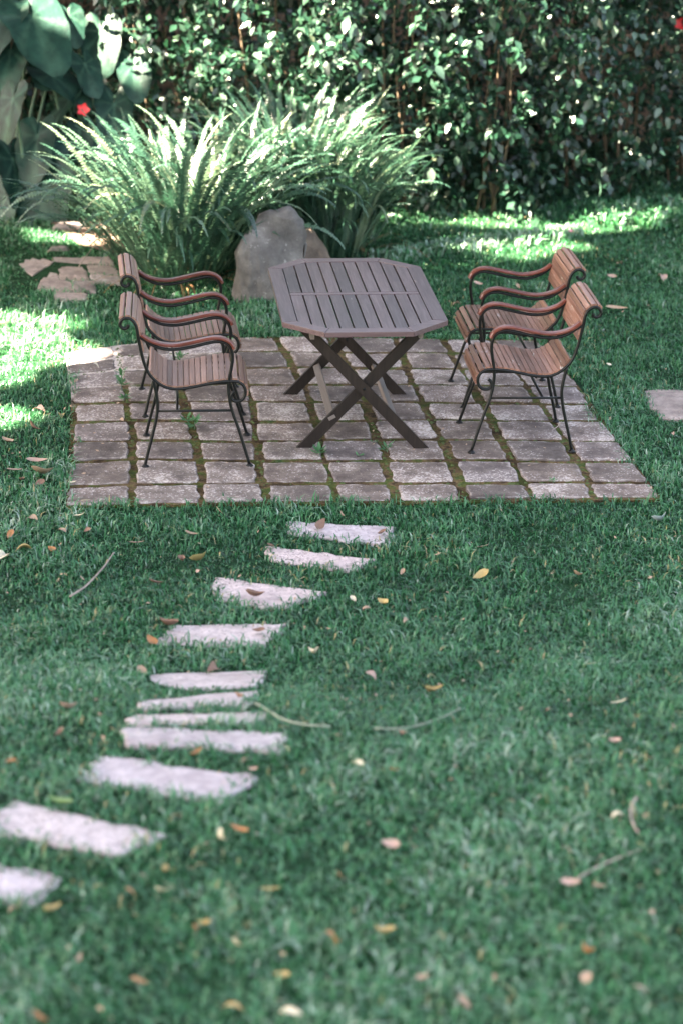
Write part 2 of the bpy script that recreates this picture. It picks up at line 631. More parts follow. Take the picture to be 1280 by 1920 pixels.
def paver_mesh(name, quad, z0, z1, mat, inset=(.012, .012, .012, .012), jag=.007, n=5, seed=0, dome=.002):
    """rough stone block from a quad (a,b,c,d ccw): jagged rim, worn arris, lightly uneven face"""
    r = random.Random(seed)
    q = [Vector(p) for p in quad]
    cen = (q[0] + q[1] + q[2] + q[3]) / 4
    ring = []
    # inset every side
    es = []
    for k in range(4):
        a, b = q[k], q[(k + 1) % 4]
        nrm = Vector((-(b - a).y, (b - a).x)).normalized()
        if nrm.dot(cen - a) < 0: nrm = -nrm
        es.append((a + nrm * inset[k], b + nrm * inset[k]))

    def inter(l1, l2):
        p, d1 = l1[0], l1[1] - l1[0]; o, d2 = l2[0], l2[1] - l2[0]
        den = d1.x * d2.y - d1.y * d2.x
        t = ((o - p).x * d2.y - (o - p).y * d2.x) / den
        return p + d1 * t
    c = [inter(es[k - 1], es[k]) for k in range(4)]
    for k in range(4):
        a, b = c[k], c[(k + 1) % 4]
        d = b - a
        nrm = Vector((-d.y, d.x)).normalized()
        for s in range(n):
            t = s / n + (r.uniform(-.3, .3) / n if s else 0)
            off = r.uniform(-jag, jag) if s else jag * .2
            p = a + d * t + nrm * off
            if s == 0:
                p = p + (cen - p).normalized() * r.uniform(.001, .009)
            ring.append(p)
    m = len(ring)
    V, E = [], []
    tx, ty = r.uniform(-.012, .012), r.uniform(-.012, .012)

    def zt(p): return z1 + (p.x - cen.x) * tx + (p.y - cen.y) * ty
    for p in ring: V.append((p.x, p.y, z0)); E.append(0)
    for p in ring: V.append((p.x, p.y, zt(p) - .006)); E.append(.2)
    for p in ring:
        v = p + (cen - p).normalized() * r.uniform(.005, .012); V.append((v.x, v.y, zt(v) - r.uniform(0, .002))); E.append(.62)
    for p in ring:
        v = p + (cen - p) * r.uniform(.22, .38); V.append((v.x, v.y, zt(v) + dome * r.uniform(-.5, 1))); E.append(0.05)
    V.append((cen.x, cen.y, z1 + dome)); E.append(0)
    Fc = []
    for lev in range(3):
        for k in range(m):
            k2 = (k + 1) % m
            Fc.append((lev * m + k, lev * m + k2, (lev + 1) * m + k2, (lev + 1) * m + k))
    for k in range(m):
        Fc.append((3 * m + k, 3 * m + (k + 1) % m, 4 * m))
    me = mesh(name, V, Fc, mat, attrs={'edge': E})
    if me.polygons[-1].normal.z < 0: me.flip_normals()
    return me


for j in range(9):
    for i in range(9):
        quad = [NODE[i, j + 1], NODE[i + 1, j + 1], NODE[i + 1, j], NODE[i, j]]
        g = .020
        lx = .022 if i else .004; rx = .022 if i < 8 else .004
        h = .019 + rnd.uniform(-.003, .004)
        me = paver_mesh('paver', quad, -.03, h, M['paver'], (g + rnd.uniform(-.010, .010), rx + rnd.uniform(-.016, .012), g + rnd.uniform(-.010, .010), lx + rnd.uniform(-.016, .012)), .0085, 6, seed=100 + i * 10 + j)
        link('paver', me, patio)
# moss cushions in the joints
V, Q, cnt = [], [], 0
for k in range(900):
    i = rnd.randrange(1, 9) if rnd.random() < .65 else rnd.uniform(0, 9)
    j = rnd.uniform(0, 9) if isinstance(i, int) else rnd.randrange(1, 9)
    if isinstance(i, int):
        a, b = NODE[i, int(j)], NODE[i, int(j) + 1]; t = j - int(j)
    else:
        a, b = NODE[int(i), j], NODE[int(i) + 1, j]; t = i - int(i)
    x = a[0] + (b[0] - a[0]) * t + rnd.gauss(0, .006); y = a[1] + (b[1] - a[1]) * t + rnd.gauss(0, .005)
    if vnoise(x, y, 2.0, 3) < -.1: continue
    r_ = rnd.uniform(.006, .016)
    base = len(V)
    for q in range(6):
        an = q * math.pi / 3 + rnd.uniform(-.3, .3)
        V.append((x + math.cos(an) * r_ * rnd.uniform(.7, 1.3), y + math.sin(an) * r_ * rnd.uniform(.7, 1.3), .011))
    V.append((x, y, .014 + r_ * rnd.uniform(.2, .6)))
    for q in range(6):
        Q.append((base + q, base + (q + 1) % 6, base + 6))
tag(link('moss', fast_mesh('moss', V, Q, M['moss'], smooth=True), patio), kind='stuff')

# ------------------------------------------------------------------ stepping stones
STONES = []      # outlines kept free of grass
step_specs = [
    # outline corners in the photo (near-left, near-right, far-right, far-left), label
    ((545, 996), (728, 1019), (742, 985), (536, 975), 'pale stepping stone closest to the patio, lying across the top of the path'),
    ((508, 1046), (660, 1067), (704, 1046), (495, 1022), 'pale stepping stone, second from the patio with grass over its left end'),
    ((400, 1116), (520, 1140), (612, 1110), (400, 1079), 'wide pale stepping stone, third from the patio, with a brown leaf on its face'),
    ((285, 1200), (500, 1208), (536, 1172), (322, 1166), 'pale stepping stone, fourth from the patio, brown curled leaves at its left corner'),
    ((262, 1284), (480, 1285), (502, 1254), (262, 1254), 'stepping stone, fifth from the patio, dead leaf on its far edge'),
    ((262, 1328), (470, 1320), (482, 1300), (264, 1308), 'narrow stepping stone half hidden by grass on the bank, sixth from the patio'),
    ((240, 1355), (480, 1352), (506, 1335), (242, 1340), 'thin looking pale stepping stone under the end of the curved vine'),
    ((238, 1394), (532, 1402), (540, 1370), (232, 1367), 'long pale stepping stone at the top of the bank, just below two thin ones'),
    ((145, 1456), (420, 1500), (486, 1452), (188, 1416), 'broad pale stepping stone with an orange leaf behind it, third from the bottom'),
    ((-25, 1552), (225, 1596), (312, 1562), (20, 1500), 'broad pale stepping stone with a green leaf resting on its far edge'),
    ((-140, 1668), (70, 1690), (118, 1640), (-120, 1600), 'pale stepping stone cut off by the left edge of the photograph'),
]
for k, (a, b, c, d, lab) in enumerate(step_specs):
    pts = [at(*p, h=.02) for p in (a, b, c, d)]
    cen = sum(pts, Vector()) / 4
    quad = [(p.x, p.y) for p in pts]
    me = paver_mesh('stepping_stone', quad, -.06, .0, M['step'], (-.012, 0, -.012, 0), .014, 9, seed=500 + k, dome=.001)
    # follow the slope of the bank
    dzdy = (float(ground_z(cen.x, cen.y + .12)) - float(ground_z(cen.x, cen.y - .12))) / .24
    for v in me.vertices:
        v.co.z += dzdy * (v.co.y - cen.y)
        v.co.x -= cen.x; v.co.y -= cen.y
    z = float(ground_z(cen.x, cen.y)) + .013
    o = link('stepping_stone', me, loc=(cen.x, cen.y, z))
    tag(o, lab, 'stepping stone', 'pale stepping stones crossing the lawn')
    STONES.append(quad)
# slab at the right edge of the lawn
pts = [at(*p, h=.015) for p in ((1232, 784), (1420, 788), (1395, 728), (1205, 731))]
cen = sum(pts, Vector()) / 4
me = paver_mesh('stone_slab', [(p.x - cen.x, p.y - cen.y) for p in pts], -.05, .0, M['slab'], (0, 0, 0, 0), .016, 7, seed=77, dome=.004)
tag(link('stepping_stone', me, loc=(cen.x, cen.y, .016)), 'grey pinkish slab in the grass right of the patio, cut by the photo edge', 'stepping stone')
STONES.append([(p.x, p.y) for p in pts])

# small crazy paving behind on the left
path_quads = [((30, 492), (62, 518), (100, 492), (60, 476)), ((62, 520), (112, 527), (110, 498), (92, 497)), ((72, 541), (134, 546), (134, 530), (84, 524)),
              ((100, 490), (160, 492), (150, 481), (100, 481)), ((116, 524), (168, 526), (158, 497), (112, 498)), ((140, 545), (178, 548), (176, 528), (138, 529)),
              ((160, 492), (212, 494), (205, 479), (154, 481)), ((170, 512), (222, 514), (216, 497), (166, 496)), ((176, 530), (228, 532), (224, 517), (172, 516)),
              ((104, 560), (160, 562), (162, 550), (108, 548))]
pp = [at(*p) for p in ((20, 560), (235, 556), (222, 472), (30, 470))]
base_me = mesh('stone_path', [(p.x, p.y, float(ground_z(p.x, p.y)) + .006) for p in pp] , [(0, 1, 2, 3)], M['ground'])
path_o = tag(link('stone_path', base_me), 'small patch of crazy paving in the lawn left of the ferns', kind='structure')
for k, q in enumerate(path_quads):
    p4 = [at(*p, h=.02) for p in q]
    me = paver_mesh('paving_stone', [(p.x, p.y) for p in p4], 0, float(ground_z(p4[0].x, p4[0].y)) + .022, M['slab'], (-.012,) * 4, .006, 4, seed=900 + k, dome=.003)
    link('paving_stone', me, path_o)
STONES.append([(p.x, p.y) for p in pp])


# ------------------------------------------------------------------ chairs
def P2(x, y):     # measured on an enlarged view of the near right chair: pixels to metres in the side plane
    return ((915 - x) / 1248.0, max(0, (1440 - y) / 1173.0))


RAIL = [P2(*p) for p in [(330, 966), (345, 978), (352, 1000), (340, 1022), (312, 1030), (282, 1020), (262, 990), (262, 950), (282, 920), (318, 904), (372, 902), (440, 908), (520, 922), (600, 938), (680, 949), (745, 946), (800, 925), (845, 890), (880, 850), (905, 795), (922, 735), (934, 675), (945, 620), (952, 570), (966, 532), (992, 508), (1024, 502), (1050, 518), (1058, 545), (1040, 566), (1012, 562), (1006, 545)]]
ARMTUBE = [P2(*p) for p in [(936, 622), (905, 640), (860, 668), (800, 692), (740, 700), (680, 697), (600, 683), (520, 665), (450, 652), (400, 656), (365, 678), (346, 715), (342, 760), (350, 820), (360, 870), (368, 930), (366, 985), (355, 1050), (338, 1110), (312, 1180), (275, 1290), (232, 1428)]]
ARMWOOD = [P2(*p) for p in [(928, 606), (880, 640), (820, 663), (760, 674), (700, 675), (620, 662), (540, 645), (470, 632), (420, 632), (380, 645), (350, 668), (336, 696)]]
REARLEG = [P2(*p) for p in [(853, 895), (842, 940), (832, 990), (826, 1040), (829, 1090), (842, 1160), (865, 1250), (890, 1340), (912, 1428)]]
HW = .217          # half distance between the side rails
LEGBASE = .245


def side_y(z):     # legs splay sideways below the seat
    return HW if z > .42 else HW + (LEGBASE - HW) * (1 - z / .42)


def path3(pts2, s, extra=0.0):
    c = catmull([(u - .27, 0, z) for u, z in pts2], 5)
    return [(p.x, s * (side_y(p.z) + extra), p.z) for p in c]


def arclen(c):
    L = [0]
    for a, b in zip(c, c[1:]): L.append(L[-1] + (b - a).length)
    return L


def sample(c, L, s):
    for k in range(len(L) - 1):
        if L[k + 1] >= s:
            t = (s - L[k]) / max(1e-9, L[k + 1] - L[k])
            return c[k].lerp(c[k + 1], t), (c[k + 1] - c[k]).normalized()
    return c[-1], (c[-1] - c[-2]).normalized()


rail_c = catmull([(u - .27, 0, z) for u, z in RAIL], 6)
rail_L = arclen(rail_c)


def s_at(px, py):
    u, z = P2(px, py)
    q = Vector((u - .27, 0, z))
    k = min(range(len(rail_c)), key=lambda i: (rail_c[i] - q).length)
    return rail_L[k]


SL_W = .0280
slat_V, slat_F = bar_geo(2 * HW + .004, SL_W, .012, .003)
slat_me = {}
for key in ('slat', 'slat_left'):
    slat_me[key] = mesh('slat', slat_V, slat_F, M[key])


def make_chair(matkey):
    root = link('garden_armchair', None)
    fr = {}
    for s in (-1, 1):
        V, Fc = tube_geo(path3(RAIL, s), .0088, 8)
        link('side_rail', mesh('side_rail', V, Fc, M['iron'], True), root)
        V, Fc = tube_geo(path3(ARMTUBE, s), .0085, 8)
        leg = link('leg', mesh('arm_leg', V, Fc, M['iron'], True), root)
        V, Fc = tube_geo(path3(REARLEG, s), .0085, 8)
        leg2 = link('leg', mesh('rear_leg', V, Fc, M['iron'], True), root)
        for lg, pts in ((leg, ARMTUBE), (leg2, REARLEG)):
            u, z = pts[-1]
            V, Fc = tube_geo([(u - .27, s * LEGBASE, .0), (u - .27, s * LEGBASE, .005), (u - .27, s * LEGBASE, .009), (u - .27, s * LEGBASE, .016)], [.021, .020, .014, .009], 12)
            link('foot', mesh('foot', V, Fc, M['iron'], True), lg)
        # wooden armrest: swept board
        c = catmull([(u - .27, 0, z) for u, z in ARMWOOD], 4)
        V, Fc = [], []
        sec = [(-.017, -.008), (.017, -.008), (.021, -.003), (.021, .003), (.014, .009), (-.014, .009), (-.021, .003), (-.021, -.003)]
        for k, p in enumerate(c):
            t = (c[min(k + 1, len(c) - 1)] - c[max(k - 1, 0)]).normalized()
            nz = Vector((-t.z, 0, t.x))
            if nz.z < 0: nz = -nz
            if abs(nz.z) < .3 and k > len(c) / 2 and nz.x < 0 : nz = -nz
            for (a, b) in sec:
                V.append(p + nz * (b + .004) + Vector((0, s * HW + a, 0)))
            if k:
                for q in range(8):
                    q2 = (q + 1) % 8
                    Fc.append(((k - 1) * 8 + q, (k - 1) * 8 + q2, k * 8 + q2, k * 8 + q))
        Fc.append(tuple(range(8))); Fc.append(tuple((len(c) - 1) * 8 + q for q in range(7, -1, -1)))
        am = mesh('armrest', V, Fc, M['arm'])
        link('armrest', am, root)
        # side stretcher
        a = P2(352, 1086); b = P2(828, 1088)
        V, Fc = tube_geo([(a[0] - .27, s * side_y(a[1]), a[1]), (b[0] - .27, s * side_y(b[1]), b[1])], .007, 8)
        link('stretcher', mesh('stretcher', V, Fc, M['iron'], True), root)
    b = P2(700, 1088)
    V, Fc = tube_geo([(b[0] - .27, -side_y(b[1]), b[1]), (b[0] - .27, side_y(b[1]), b[1])], .007, 8)
    link('stretcher', mesh('stretcher', V, Fc, M['iron'], True), root)
    b = P2(650, 955)
    V, Fc = tube_geo([(b[0] - .27, -HW, b[1]), (b[0] - .27, HW, b[1])], .007, 8)
    link('stretcher', mesh('stretcher', V, Fc, M['iron'], True), root)

    def slats(s0, s1, n):
        for k in range(n):
            s = s0 + (s1 - s0) * (k + .5) / n
            p, t = sample(rail_c, rail_L, s)
            nz = Vector((-t.z, 0, t.x))      # side of the sitter: outside of the scrolls
            if nz.dot(Vector((0.25, 0, .55)) - p) < 0 and False: nz = -nz
            X = -t; Z = t.cross(Vector((0, 1, 0)))
            if NSIGN < 0: Z = -Z; X = -X
            m4 = Matrix(((X.x, 0, Z.x, p.x + Z.x * .011), (0, 1, 0, 0), (X.z, 0, Z.z, p.z + Z.z * .011), (0, 0, 0, 1)))
            link('slat', slat_me[matkey], root, mat4=m4)
    slats(s_at(262, 1000), s_at(888, 840), 19)
    slats(s_at(925, 715), s_at(1052, 522), 9)
    return root


# the slats lie on the upper side of the seat rail: pick the sign of the normal there
_p, _t = sample(rail_c, rail_L, s_at(600, 938))
NSIGN = 1 if _t.cross(Vector((0, 1, 0))).z > 0 else -1


def place(o, cx, cy, rz):
    o.location = (cx, cy, .019)
    o.rotation_euler = (0, 0, rz)


PI = math.pi
ch = make_chair('slat_left')
tag(ch, 'slatted armchair with black iron scroll frame, left of the table and nearer the camera', 'chair', 'slatted iron garden armchairs')
place(ch, .628, .735, math.radians(1))
ch2 = copy_tree(ch)
tag(ch2, 'slatted armchair left of the table, the farther one beside the big fern', 'chair', 'slatted iron garden armchairs')
place(ch2, .590, 1.55, math.radians(4))
ch3 = make_chair('slat')
tag(ch3, 'brown slatted armchair with peeling seat, right of the table and nearer the camera', 'chair', 'slatted iron garden armchairs')
place(ch3, 2.368, .945, PI + math.radians(1.5))
ch4 = copy_tree(ch3)
tag(ch4, 'brown slatted armchair right of the table, the farther one partly hidden behind its twin', 'chair', 'slatted iron garden armchairs')
place(ch4, 2.40, 1.69, PI + math.radians(2))


# ------------------------------------------------------------------ table
def make_table():
    T = link('folding_table', None, loc=(1.493, 1.292, .019), rotz=math.radians(2.6))
    A, B, cxh, cyh = .436, .742, .232, .545      # half width, half depth, straight half lengths
    zt, th = .715, .026
    outer = [(-A, -cyh), (-cxh, -B), (cxh, -B), (A, -cyh), (A, cyh), (cxh, B), (-cxh, B), (-A, cyh)]
    w = .078
    k2 = .5
    inner = [(-A + w, -cyh + .02), (-cxh + .028, -B + w), (cxh - .028, -B + w), (A - w, -cyh + .02), (A - w, cyh - .02), (cxh - .028, B - w), (-cxh + .028, B - w), (-A + w, cyh - .02)]
    n = 8
    for k in range(8):
        a, b = outer[k], outer[(k + 1) % 8]; c, d = inner[(k + 1) % 8], inner[k]
        g = .0012
        dv = Vector((b[0] - a[0], b[1] - a[1])).normalized() * g
        quad = [(a[0] + dv.x, a[1] + dv.y), (b[0] - dv.x, b[1] - dv.y), (c[0] - dv.x, c[1] - dv.y), (d[0] + dv.x, d[1] + dv.y)]
        V, Fc = prism_geo(quad, zt - th, zt, .003)
        vert = abs(b[1] - a[1]) > abs(b[0] - a[0])
        link('border_board', mesh('border_board', V, Fc, M['table'] if vert else M['table_x']), T)
    # middle rail
    V, Fc = prism_geo([(-A + w + .003, -.022), (A - w - .003, -.022), (A - w - .003, .022), (-A + w + .003, .022)], zt - th + .002, zt - .0015, .002)
    link('middle_rail', mesh('middle_rail', V, Fc, M['table_x']), T)

    def ylim(x):
        xa = abs(x); x0, y0 = inner[2][0], B - w; x1, y1 = A - w, cyh - .02
        return y0 if xa <= x0 else y0 + (y1 - y0) * (xa - x0) / (x1 - x0)
    iw = 2 * (A - w); pitch = iw / 10
    for s in (-1, 1):
        for k in range(10):
            xa = -iw / 2 + k * pitch + .0045; xb = xa + pitch - .009
            pts = [(xa, s * .0255), (xb, s * .0255)]
            top = [(xb, s * (ylim(xb) - .003))]
            for xm in (inner[2][0], -inner[2][0]):
                if xa + .004 < xm < xb - .004: top.append((xm, s * (B - w - .003)))
            top.append((xa, s * (ylim(xa) - .003)))
            poly = pts + top
            if s < 0: poly = poly[::-1]
            V, Fc = prism_geo(poly, zt - th + .003, zt - .0012 - rnd.uniform(0, .0012), .0025)
            link('slat', mesh('table_slat', V, Fc, M['table']), T)
    # crossed legs
    for yy, sg in ((-.52, -1), (.385, 1)):
        for s in (-1, 1):
            a = Vector((-s * .318, 0, 0.0)); b = Vector((s * .318, 0, zt - th - .012))
            d = (b - a); L = d.length; t = d.normalized(); nrm = Vector((-t.z, 0, t.x))
            hw, ht = .029, .012
            V = []
            for p, z0 in ((a, 0), (b, None)):
                for q in (-1, 1):
                    c0 = p + nrm * (hw * q)
                    # cut level with the floor or the table underside
                    lvl = 0.0 if z0 == 0 else zt - th - .003
                    c0 = c0 + t * ((lvl - c0.z) / t.z)
                    for yq in (-1, 1):
                        V.append((c0.x, yy + s * .0125 + yq * ht, c0.z))
            Fc = [(0, 1, 3, 2), (4, 6, 7, 5), (0, 4, 5, 1), (2, 3, 7, 6), (0, 2, 6, 4), (1, 5, 7, 3)]
            me = mesh('leg', V, Fc, M['leg'])
            lg = link('leg', me, T)
        V, Fc = tube_geo([(0, yy - .027 * 1, (zt - th) / 2 - .004), (0, yy + .027, (zt - th) / 2 - .004)], .008, 10)
        link('bolt', mesh('bolt', V, Fc, M['iron'], True), T)
    for s in (-1, 1):
        V, Fc = bar_geo(.905, .040, .020, .002)
        o = link('stretcher', mesh('stretcher', V, Fc, M['strut']), T)
        z = .175; x = s * (.318 - .318 * 2 * z / (zt - th - .012))
        o.location = (x + s * .012, -.0675, z); o.rotation_euler = (0, s * .5, 0)
        V, Fc = bar_geo(1.15, .022, .045, .002)
        o = link('apron', mesh('apron', V, Fc, M['strut']), T)
        o.location = (s * .285, -.05, zt - th - .023)
    return T


tag(make_table(), 'folding eight-sided slatted wooden table on crossed dark legs in the middle of the patio', 'table')


# ------------------------------------------------------------------ boulders
def boulder(name, pts, cen, mat, seed, label, rough=.06):
    """solid from a convex cloud of points, subdivided and roughened"""
    import bmesh
    bm = bmesh.new()
    for p in pts: bm.verts.new(p)
    bmesh.ops.convex_hull(bm, input=bm.verts)
    loose = [v for v in bm.verts if not v.link_faces]
    bmesh.ops.delete(bm, geom=loose, context='VERTS')
    bmesh.ops.triangulate(bm, faces=bm.faces)
    bmesh.ops.subdivide_edges(bm, edges=bm.edges, cuts=4, use_grid_fill=True, smooth=.03)
    r = random.Random(seed)
    bm.normal_update()
    for v in bm.verts:
        x, y, z = v.co * 3.0
        d = math.sin(x * 2.3 + seed) * math.sin(y * 2.9 + 1.7 * z) + .5 * math.sin(z * 6.1 + x * 3) * math.sin(y * 7 + seed)
        v.co += v.normal * (d * rough * .38 + r.uniform(-1, 1) * rough * .13)
    me = bpy.data.meshes.new(name)
    bm.to_mesh(me); bm.free()
    me.materials.append(mat)
    me.polygons.foreach_set('use_smooth', [True] * len(me.polygons))
    o = link(name, me, loc=cen)
    tag(o, label, 'rock', 'rocks between the ferns')
    return o


c1 = at(512, 572)
boulder('boulder', [(-.20, .0, -.05), (.24, -.02, -.05), (.26, .22, -.05), (-.24, .25, -.05), (-.14, .0, .30), (-.20, .05, .42), (-.10, .10, .60), (.10, .12, .62), (.20, .08, .50), (.25, .06, .25), (-.1, .3, .56), (.15, .3, .5), (-.02, -.04, .2), (.16, -.03, .1)],
        c1, M['boulder'], 3, 'tall pale grey boulder standing between the ferns behind the table', .09)
c2 = at(575, 545)
boulder('boulder', [(-.22, .0, -.05), (.22, -.04, -.05), (.22, .25, -.05), (-.2, .3, -.05), (-.20, .02, .28), (-.12, .06, .40), (.05, .08, .37), (.18, .04, .24), (.23, 0, .1), (0, .3, .38), (0, -.07, .12)],
        c2, M['boulder_brown'], 9, 'brown jagged boulder behind the right side of the grey one', .1)
c3 = at(112, 470)
boulder('flat_rock', [(-.09, -.05, -.02), (.08, -.04, -.02), (.09, .05, -.02), (-.07, .06, -.02), (-.06, -.02, .03), (.05, -.02, .03), (.05, .04, .03), (-.04, .04, .03)],
        c3, M['slab'], 5, 'small flat rock in the grass behind the crazy paving', .02)
c4 = at(135, 432)
boulder('flat_rock', [(-.16, -.06, -.02), (.16, -.03, -.02), (.15, .06, -.02), (-.12, .06, -.02), (-.12, -.03, .05), (.1, -.02, .05), (.1, .04, .05), (-.08, .04, .06)],
        c4, M['slab'], 6, 'pale sunlit rock on the dirt under the elephant ear leaves', .03)
dp = [at(*p) for p in ((150, 462), (300, 500), (260, 425), (190, 408), (95, 420))]
tag(link('dirt_patch', mesh('dirt_patch', [(p.x, p.y, float(ground_z(p.x, p.y)) + .012) for p in dp], [tuple(range(5))], M['dirt'])), 'bare patch of dry dirt beside the left fern', kind='structure')


# ------------------------------------------------------------------ grass
def grass_blades(P, H, W, lean, tint):
    """P Nx3 roots, returns mesh data: 3 levels, 2 quads per blade"""
    n = len(P)
    az = rng.uniform(0, 2 * np.pi, n)
    d = np.stack([np.cos(az), np.sin(az), np.zeros(n)], 1)
    tw = az + np.pi / 2 + rng.normal(0, .5, n)
    s = np.stack([np.cos(tw), np.sin(tw), np.zeros(n)], 1)
    L = lean[:, None]; Hc = H[:, None]; Wc = W[:, None]
    up = np.array([0, 0, 1.0])
    mid = P + d * L * Hc * .35 + up * Hc * .62
    tip = P + d * L * Hc * 1.05 + up * Hc * (1.0 - .35 * L)
    V = np.stack([P - s * Wc * .5, P + s * Wc * .5, mid + s * Wc * .48, mid - s * Wc * .48, tip + s * Wc * .08, tip - s * Wc * .08], 1)
    i = np.arange(n)[:, None] * 6
    Q = np.concatenate([i + np.array([[0, 1, 2, 3]]), i + np.array([[3, 2, 4, 5]])], 0)
    return V.reshape(-1, 3), Q, np.repeat(tint, 6)


def frustum_mask(x, y, m0=.6):
    """inside the part of the lawn around what the photograph shows, with a margin"""
    d = y - CAM.y
    xc = CAM.x + d * math.tan(YAW)
    hw = d * .172 + m0
    return np.abs(x - xc) < hw


N = 640000
gx = rng.uniform(-3.6, 6.4, N); gy = -5.9 + 13.2 * rng.uniform(0, 1, N) ** 1.15
keep = frustum_mask(gx, gy) | (rng.uniform(0, 1, N) < .30)
gx, gy = gx[keep], gy[keep]
far = np.clip((gy - 2.5) / 4, 0, 1)
keep = rng.uniform(0, 1, len(gx)) > far * .35
gx, gy = gx[keep], gy[keep]
jit = 0.02
en = .045 * vnoise(gx, gy, 9, 41)
blk = in_poly(gx + en + rng.normal(0, .02, len(gx)), gy + en + rng.normal(0, .02, len(gx)), PATIO_POLY)
for q in STONES[:-1]:
    blk |= in_poly(gx + rng.normal(0, .016, len(gx)), gy + rng.normal(0, .016, len(gx)), grow(q, -.030))
pq = [at(*p) for p in ((150, 462), (300, 500), (260, 425), (190, 408), (95, 420))]
blk |= in_poly(gx, gy, [(p.x, p.y) for p in pq]) & (rng.uniform(0, 1, len(gx)) < .85)
for q in path_quads:
    p4 = [at(*p, h=.02) for p in q]
    blk |= in_poly(gx, gy, [(p.x, p.y) for p in p4])
gx, gy = gx[~blk], gy[~blk]
clump = vnoise(gx, gy, 5.0, 5); clump2 = vnoise(gx, gy, 1.6, 8); fine = vnoise(gx, gy, 22, 9)
# thin the worn places a little
keep = rng.uniform(0, 1, len(gx)) < np.clip(1.0 + .15 * clump, .8, 1)
gx, gy, clump, clump2, fine = gx[keep], gy[keep], clump[keep], clump2[keep], fine[keep]
n = len(gx)
H = (.034 + .012 * clump + .011 * fine) * rng.uniform(.55, 1.45, n)
# longer rim against the patio and the stones
rim = in_poly(gx, gy, grow(PATIO_POLY, .06))
H = np.where(rim, H * 1.25, H)
H = np.clip(H, .014, .085)
W = rng.uniform(.0040, .0088, n) * (1 + far.mean() * 0)
lean = np.clip(rng.normal(.75, .42, n), .05, 1.6)
tint = np.clip(.42 + .15 * clump + .12 * clump2 + rng.normal(0, .215, n), 0, .93)
dead = rng.uniform(0, 1, n) < np.clip(.022 + .07 * (vnoise(gx, gy, 3.1, 31) - .35), .008, .08)
tint = np.where(dead, 1.0, tint)
P = np.stack([gx, gy, ground_z(gx, gy) - .002], 1)
V, Q, T = grass_blades(P, H, W, lean, tint)
print('grass blades', n)
tag(link('grass', fast_mesh('grass', V, Q, M['grass'], {'tint': T})), 'short broad-bladed lawn grass', 'grass', kind='stuff')

# taller tufts: sunlit weedy grass at the left, leafy edging along the hedge, rim behind the patio
def tufts(spots, name, label, hh, ww, nper, spread, tshift=0.0):
    Ps, Hs, Ws = [], [], []
    for (x, y) in spots:
        m = int(nper * rng.uniform(.6, 1.4))
        px_ = x + rng.normal(0, spread, m); py_ = y + rng.normal(0, spread, m)
        Ps.append(np.stack([px_, py_, ground_z(px_, py_)], 1)); Hs.append(rng.uniform(.45, 1.15, m) * hh); Ws.append(rng.uniform(.7, 1.3, m) * ww)
    P = np.concatenate(Ps); H = np.concatenate(Hs); W = np.concatenate(Ws)
    m = len(P)
    V, Q, T = grass_blades(P, H, W, np.clip(rng.normal(.6, .3, m), .05, 1.3), np.clip(.6 + tshift + rng.normal(0, .2, m), 0, .93))
    tag(link(name, fast_mesh(name, V, Q, M['grass'], {'tint': T})), label, 'plants', kind='stuff')


def px_spots(n, f):
    out = []
    for k in range(n):
        p = at(*f())
        out.append((p.x, p.y))
    return out


tufts(px_spots(60, lambda: (rnd.uniform(-60, 130), rnd.uniform(585, 668))), 'tall_grass', 'taller weedy grass left of the patio', .095, .008, 14, .035, .1)
tufts(px_spots(45, lambda: (rnd.uniform(130, 500), rnd.uniform(575, 640))), 'weeds', 'low weeds between the patio and the left fern', .075, .009, 14, .03)


def strip():
    x = rnd.uniform(690, 1090)
    return x, 492 - (x - 690) * .125 + rnd.uniform(-12, 8)


tufts(px_spots(110, strip), 'edging_plants', 'low leafy plants in sun along the foot of the hedge', .085, .016, 12, .03, .2)
tufts(px_spots(60, lambda: (rnd.uniform(1090, 1300), rnd.uniform(385, 425))), 'ground_cover', 'dark ground cover at the foot of the hedge on the right', .11, .02, 14, .04)
tufts(px_spots(40, lambda: (rnd.uniform(440, 560), rnd.uniform(560, 600))), 'weeds', 'weeds at the foot of the grey boulder', .08, .007, 14, .03)

# tiny brown litter
m = 4200
lx = rng.uniform(-2.5, 5.5, m); ly = rng.uniform(-5.5, 6.0, m)
ok = frustum_mask(lx, ly); lx, ly = lx[ok], ly[ok]
prob = np.where((lx < .3) & (ly > -2) & (ly < 2.0), 1.0, .35)
ok = (rng.uniform(0, 1, len(lx)) < prob); lx, ly = lx[ok], ly[ok]
m = len(lx)
a = rng.uniform(0, 2 * np.pi, m); sz = rng.uniform(.004, .013, m)
z = ground_z(lx, ly) + rng.uniform(.018, .03, m)
inp = in_poly(lx, ly, PATIO_POLY); z = np.where(inp, .026, z)
C = np.stack([lx, ly, z], 1); U = np.stack([np.cos(a), np.sin(a), rng.normal(0, .3, m)], 1) * sz[:, None]; W_ = np.stack([-np.sin(a), np.cos(a), rng.normal(0, .4, m)], 1) * (sz * .5)[:, None]
V = np.stack([C - U, C - W_, C + U, C + W_], 1).reshape(-1, 3)
Q = np.arange(m * 4).reshape(-1, 4)
tag(link('leaf_litter', fast_mesh('leaf_litter', V, Q, M['leaf_tan'])), 'tiny crumbs of dry leaf scattered in the grass', 'leaf litter', kind='stuff')


